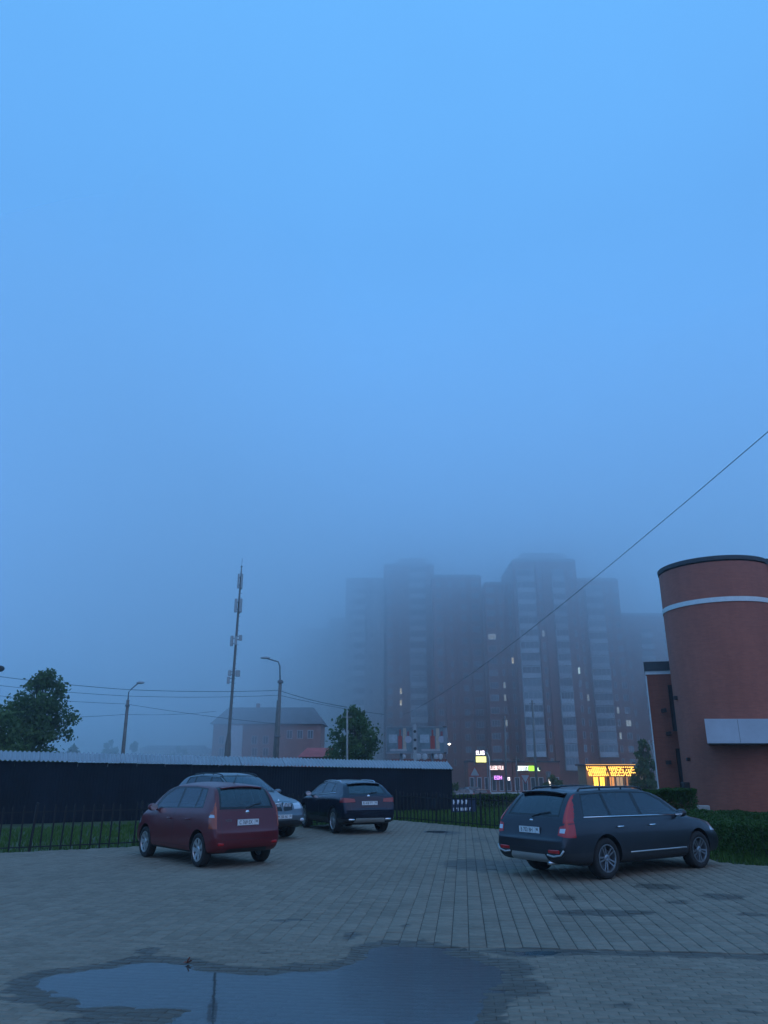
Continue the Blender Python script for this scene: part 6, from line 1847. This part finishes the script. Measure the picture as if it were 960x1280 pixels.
# ---- low hazy house with a hipped roof, behind the tall street lamp
def house():
    Y = 128; zb = float(gz(0, Y))
    a = P(267, 905, Y); b_ = P(401, 905, Y); root = empty('house', (a.x, Y, zb), 0, 'two storey hazy pinkish house with a grey hipped roof behind the mast', 'house')
    w = b_.x-a.x; he = P(300, 905, Y).z-zb; hr = P(300, 884, Y+3).z-zb
    m = MB(); m.box((0, 0, -.3), (w, 9, he)); m.build('wall', mat('house_plaster', (.30,.17,.15), .85, 0, .15, .8), root)
    m = MB(); o_ = .55; m.add([(-o_,-o_,he),(w+o_,-o_,he),(w+o_,9+o_,he),(-o_,9+o_,he),(1.6,3.6,hr),(w-1.6,3.6,hr),(w-1.6,5.4,hr),(1.6,5.4,hr)], [(0,1,5,4),(1,2,6,5),(2,3,7,6),(3,0,4,7),(4,5,6,7),(3,2,1,0)])
    rf = m.build('roof', mat('house_roof', (.13,.14,.15), .7, 0, .2, 1), root)
    m = MB(); m.bbox((w*.35, 4, hr-.3), (w*.35+.6, 4.6, hr+.7), .04); m.build('chimney', M['block_brick'], rf)
    # tall glazed bay, white
    x0 = P(288, 925, Y).x-a.x; x1 = P(303, 925, Y).x-a.x
    m = MB(); m.box((x0, -.5, 0), (x1, -.003, he-.25)); m.build('stair_bay', M['apt_frame'], root)
    for k in range(4):
        f = MB(); f.box((x0+.12, -.54, .6+k*1.3), (x1-.12, -.503, 1.6+k*1.3)); f.build('pane', M['apt_glass_pale'], root)
    for (u, v) in ((318, 925), (332, 925), (318, 940), (332, 940), (362, 918), (375, 918), (388, 918), (277, 925), (277, 940)):
        p = P(u, v, Y); f = MB(); x = p.x-a.x; z = p.z-zb
        f.box((x-.45, -.06, z-.65), (x-.38, .01, z+.65)); f.box((x+.38, -.06, z-.65), (x+.45, .01, z+.65)); f.box((x-.38, -.06, z+.58), (x+.38, .01, z+.65)); f.box((x-.38, -.06, z-.65), (x+.38, .01, z-.58)); f.box((x-.03, -.06, z-.58), (x+.03, .01, z+.58))
        o = f.build('window', M['apt_frame'], root); g = MB(); g.box((x-.38, -.03, z-.58), (x+.38, -.003, z+.58)); g.build('pane', M['apt_glass'], o)
    # white balcony rail by the bay
    m = MB()
    for k in range(7): m.box((x0-.2+k*.3, -1.2, 2.6), (x0-.15+k*.3, -1.15, 3.6))
    m.box((x0-.25, -1.22, 3.6), (x0+1.75, -1.12, 3.68)); m.box((x0-.25, -1.25, 2.45), (x0+1.75, -.502, 2.6)); m.build('balcony', M['white_paint'], root)
    # low red-roofed annexe at the right
    Y2 = 92; p0, p1 = P(376, 934, Y2), P(419, 946, Y2); z2 = float(gz(0, Y2))
    r2 = empty('annexe', (p0.x, Y2, z2), 0, 'low building with a red roof left of the round leafy tree', 'building')
    w = p1.x-p0.x; h0 = p1.z-z2; h1 = p0.z-z2
    m = MB(); m.box((0, 0, -.3), (w, 5, h0)); m.build('wall', M['block_brick'], r2)
    m = MB(); m.add([(-.3,-.4,h0),(w+.3,-.4,h0),(w+.3,5.4,h0),(-.3,5.4,h0),(.5,2.5,h1),(w-.5,2.5,h1)], [(0,1,5,4),(1,2,5),(2,3,4,5),(3,0,4),(3,2,1,0)]); m.build('roof', mat('red_roof', (.38,.06,.05), .6, 0, .2, 1), r2)
house()
# faint low row of roofs between the trees on the left
def far_row():
    for i, (u0, u1, v, Y, lab) in enumerate(((176, 250, 931, 150, 'faint long low building left of the mast'), (250, 263, 935, 145, 'faint small building touching the hazy house'))):
        a, b_ = P(u0, v, Y), P(u1, v, Y); zb = float(gz(0, Y)); r_ = empty('far_building', (a.x, Y, zb), 0, lab, 'building', 'faint low buildings on the left')
        w = b_.x-a.x; h = a.z-zb
        m = MB(); m.box((0, 0, -.3), (w, 8, h-.8)); m.build('wall', M['apt_pale'], r_); m = MB(); m.add([(-.3,-.3,h-.8),(w+.3,-.3,h-.8),(w+.3,8.3,h-.8),(-.3,8.3,h-.8),(0,4,h),(w,4,h)], [(0,1,5,4),(1,2,5),(2,3,4,5),(3,0,4),(3,2,1,0)]); m.build('roof', M['roof_dark'], r_)
far_row()

# ---- the fog: one closed box of even density round everything
def haze():
    me = bpy.data.meshes.new('haze'); mb = MB(); mb.box((-260, -30, -3.6), (260, 345, 100)); me = mb.mesh('haze', bpy.data.materials.new('haze_air'))
    mt = me.materials[0]; mt.use_nodes = True; nt = mt.node_tree; nt.nodes.clear()
    out = nt.nodes.new('ShaderNodeOutputMaterial'); v = nt.nodes.new('ShaderNodeVolumePrincipled')
    v.inputs['Color'].default_value = (.97, .98, .99, 1); v.inputs['Density'].default_value = HAZE; v.inputs['Anisotropy'].default_value = .8
    nt.links.new(v.outputs[0], out.inputs['Volume'])
    tag(link('haze', me), kind='stuff')
def fog_bank():
    """the thick fog the towers stand in: its front leans towards the viewer with height, and reaches nearer on the left"""
    xs = np.linspace(-255, 255, 86); zs = np.array([-3.3, 0, 4, 8, 12, 16, 20, 25, 30, 35, 40, 46, 52, 58, 66, 76, 88])
    X, Z = np.meshgrid(xs, zs)
    top_z = 70 - 42*sstep(-44, -82, X)
    Z = np.where(Z > 0, Z*top_z/88, Z)
    left = sstep(2, -28, X)
    y_r = 177 - 82*sstep(0, 58, Z)
    y_l = 75 - 6*sstep(0, 40, Z)
    Y = y_r*(1-left)+y_l*left + (fbm(X+300, Z+50, .05, 4, 77)-.5)*34*sstep(4, 30, Z+20*left) 
    Y = np.maximum(Y, 66+(X*0))
    nx, nz_ = len(xs), len(zs); V = list(map(tuple, np.stack([X, Y, Z], -1).reshape(-1, 3))); F_ = []
    for j in range(nz_-1):
        for i in range(nx-1): a = j*nx+i; F_.append((a, a+1, a+1+nx, a+nx))
    back = len(V)
    for jj in (0, -1):
        for q_, x in enumerate(xs): V.append((x, 340, float(Z[jj, q_])))
    for i in range(nx-1):
        F_.append((i+1, i, back+i, back+i+1)); t = (nz_-1)*nx; F_.append((t+i, t+i+1, back+nx+i+1, back+nx+i)); F_.append((back+i+1, back+i, back+nx+i, back+nx+i+1))
    F_.append(tuple([j*nx for j in range(nz_)]+[back+nx, back])); F_.append(tuple([j*nx+nx-1 for j in range(nz_-1, -1, -1)]+[back+nx-1, back+2*nx-1]))
    me = bpy.data.meshes.new('fog_bank'); me.from_pydata(V, [], F_)
    bm = bmesh.new(); bm.from_mesh(me); bmesh.ops.recalc_face_normals(bm, faces=bm.faces); bm.to_mesh(me); bm.free()
    mt = bpy.data.materials.new('fog'); mt.use_nodes = True; nt = mt.node_tree; nt.nodes.clear()
    out = nt.nodes.new('ShaderNodeOutputMaterial'); v = nt.nodes.new('ShaderNodeVolumePrincipled')
    v.inputs['Color'].default_value = (1, 1, 1, 1); v.inputs['Density'].default_value = .026; v.inputs['Anisotropy'].default_value = .8
    nt.links.new(v.outputs[0], out.inputs['Volume']); me.materials.append(mt)
    tag(link('fog_bank', me), kind='stuff')
fog_bank()
HAZE = .0013
haze()
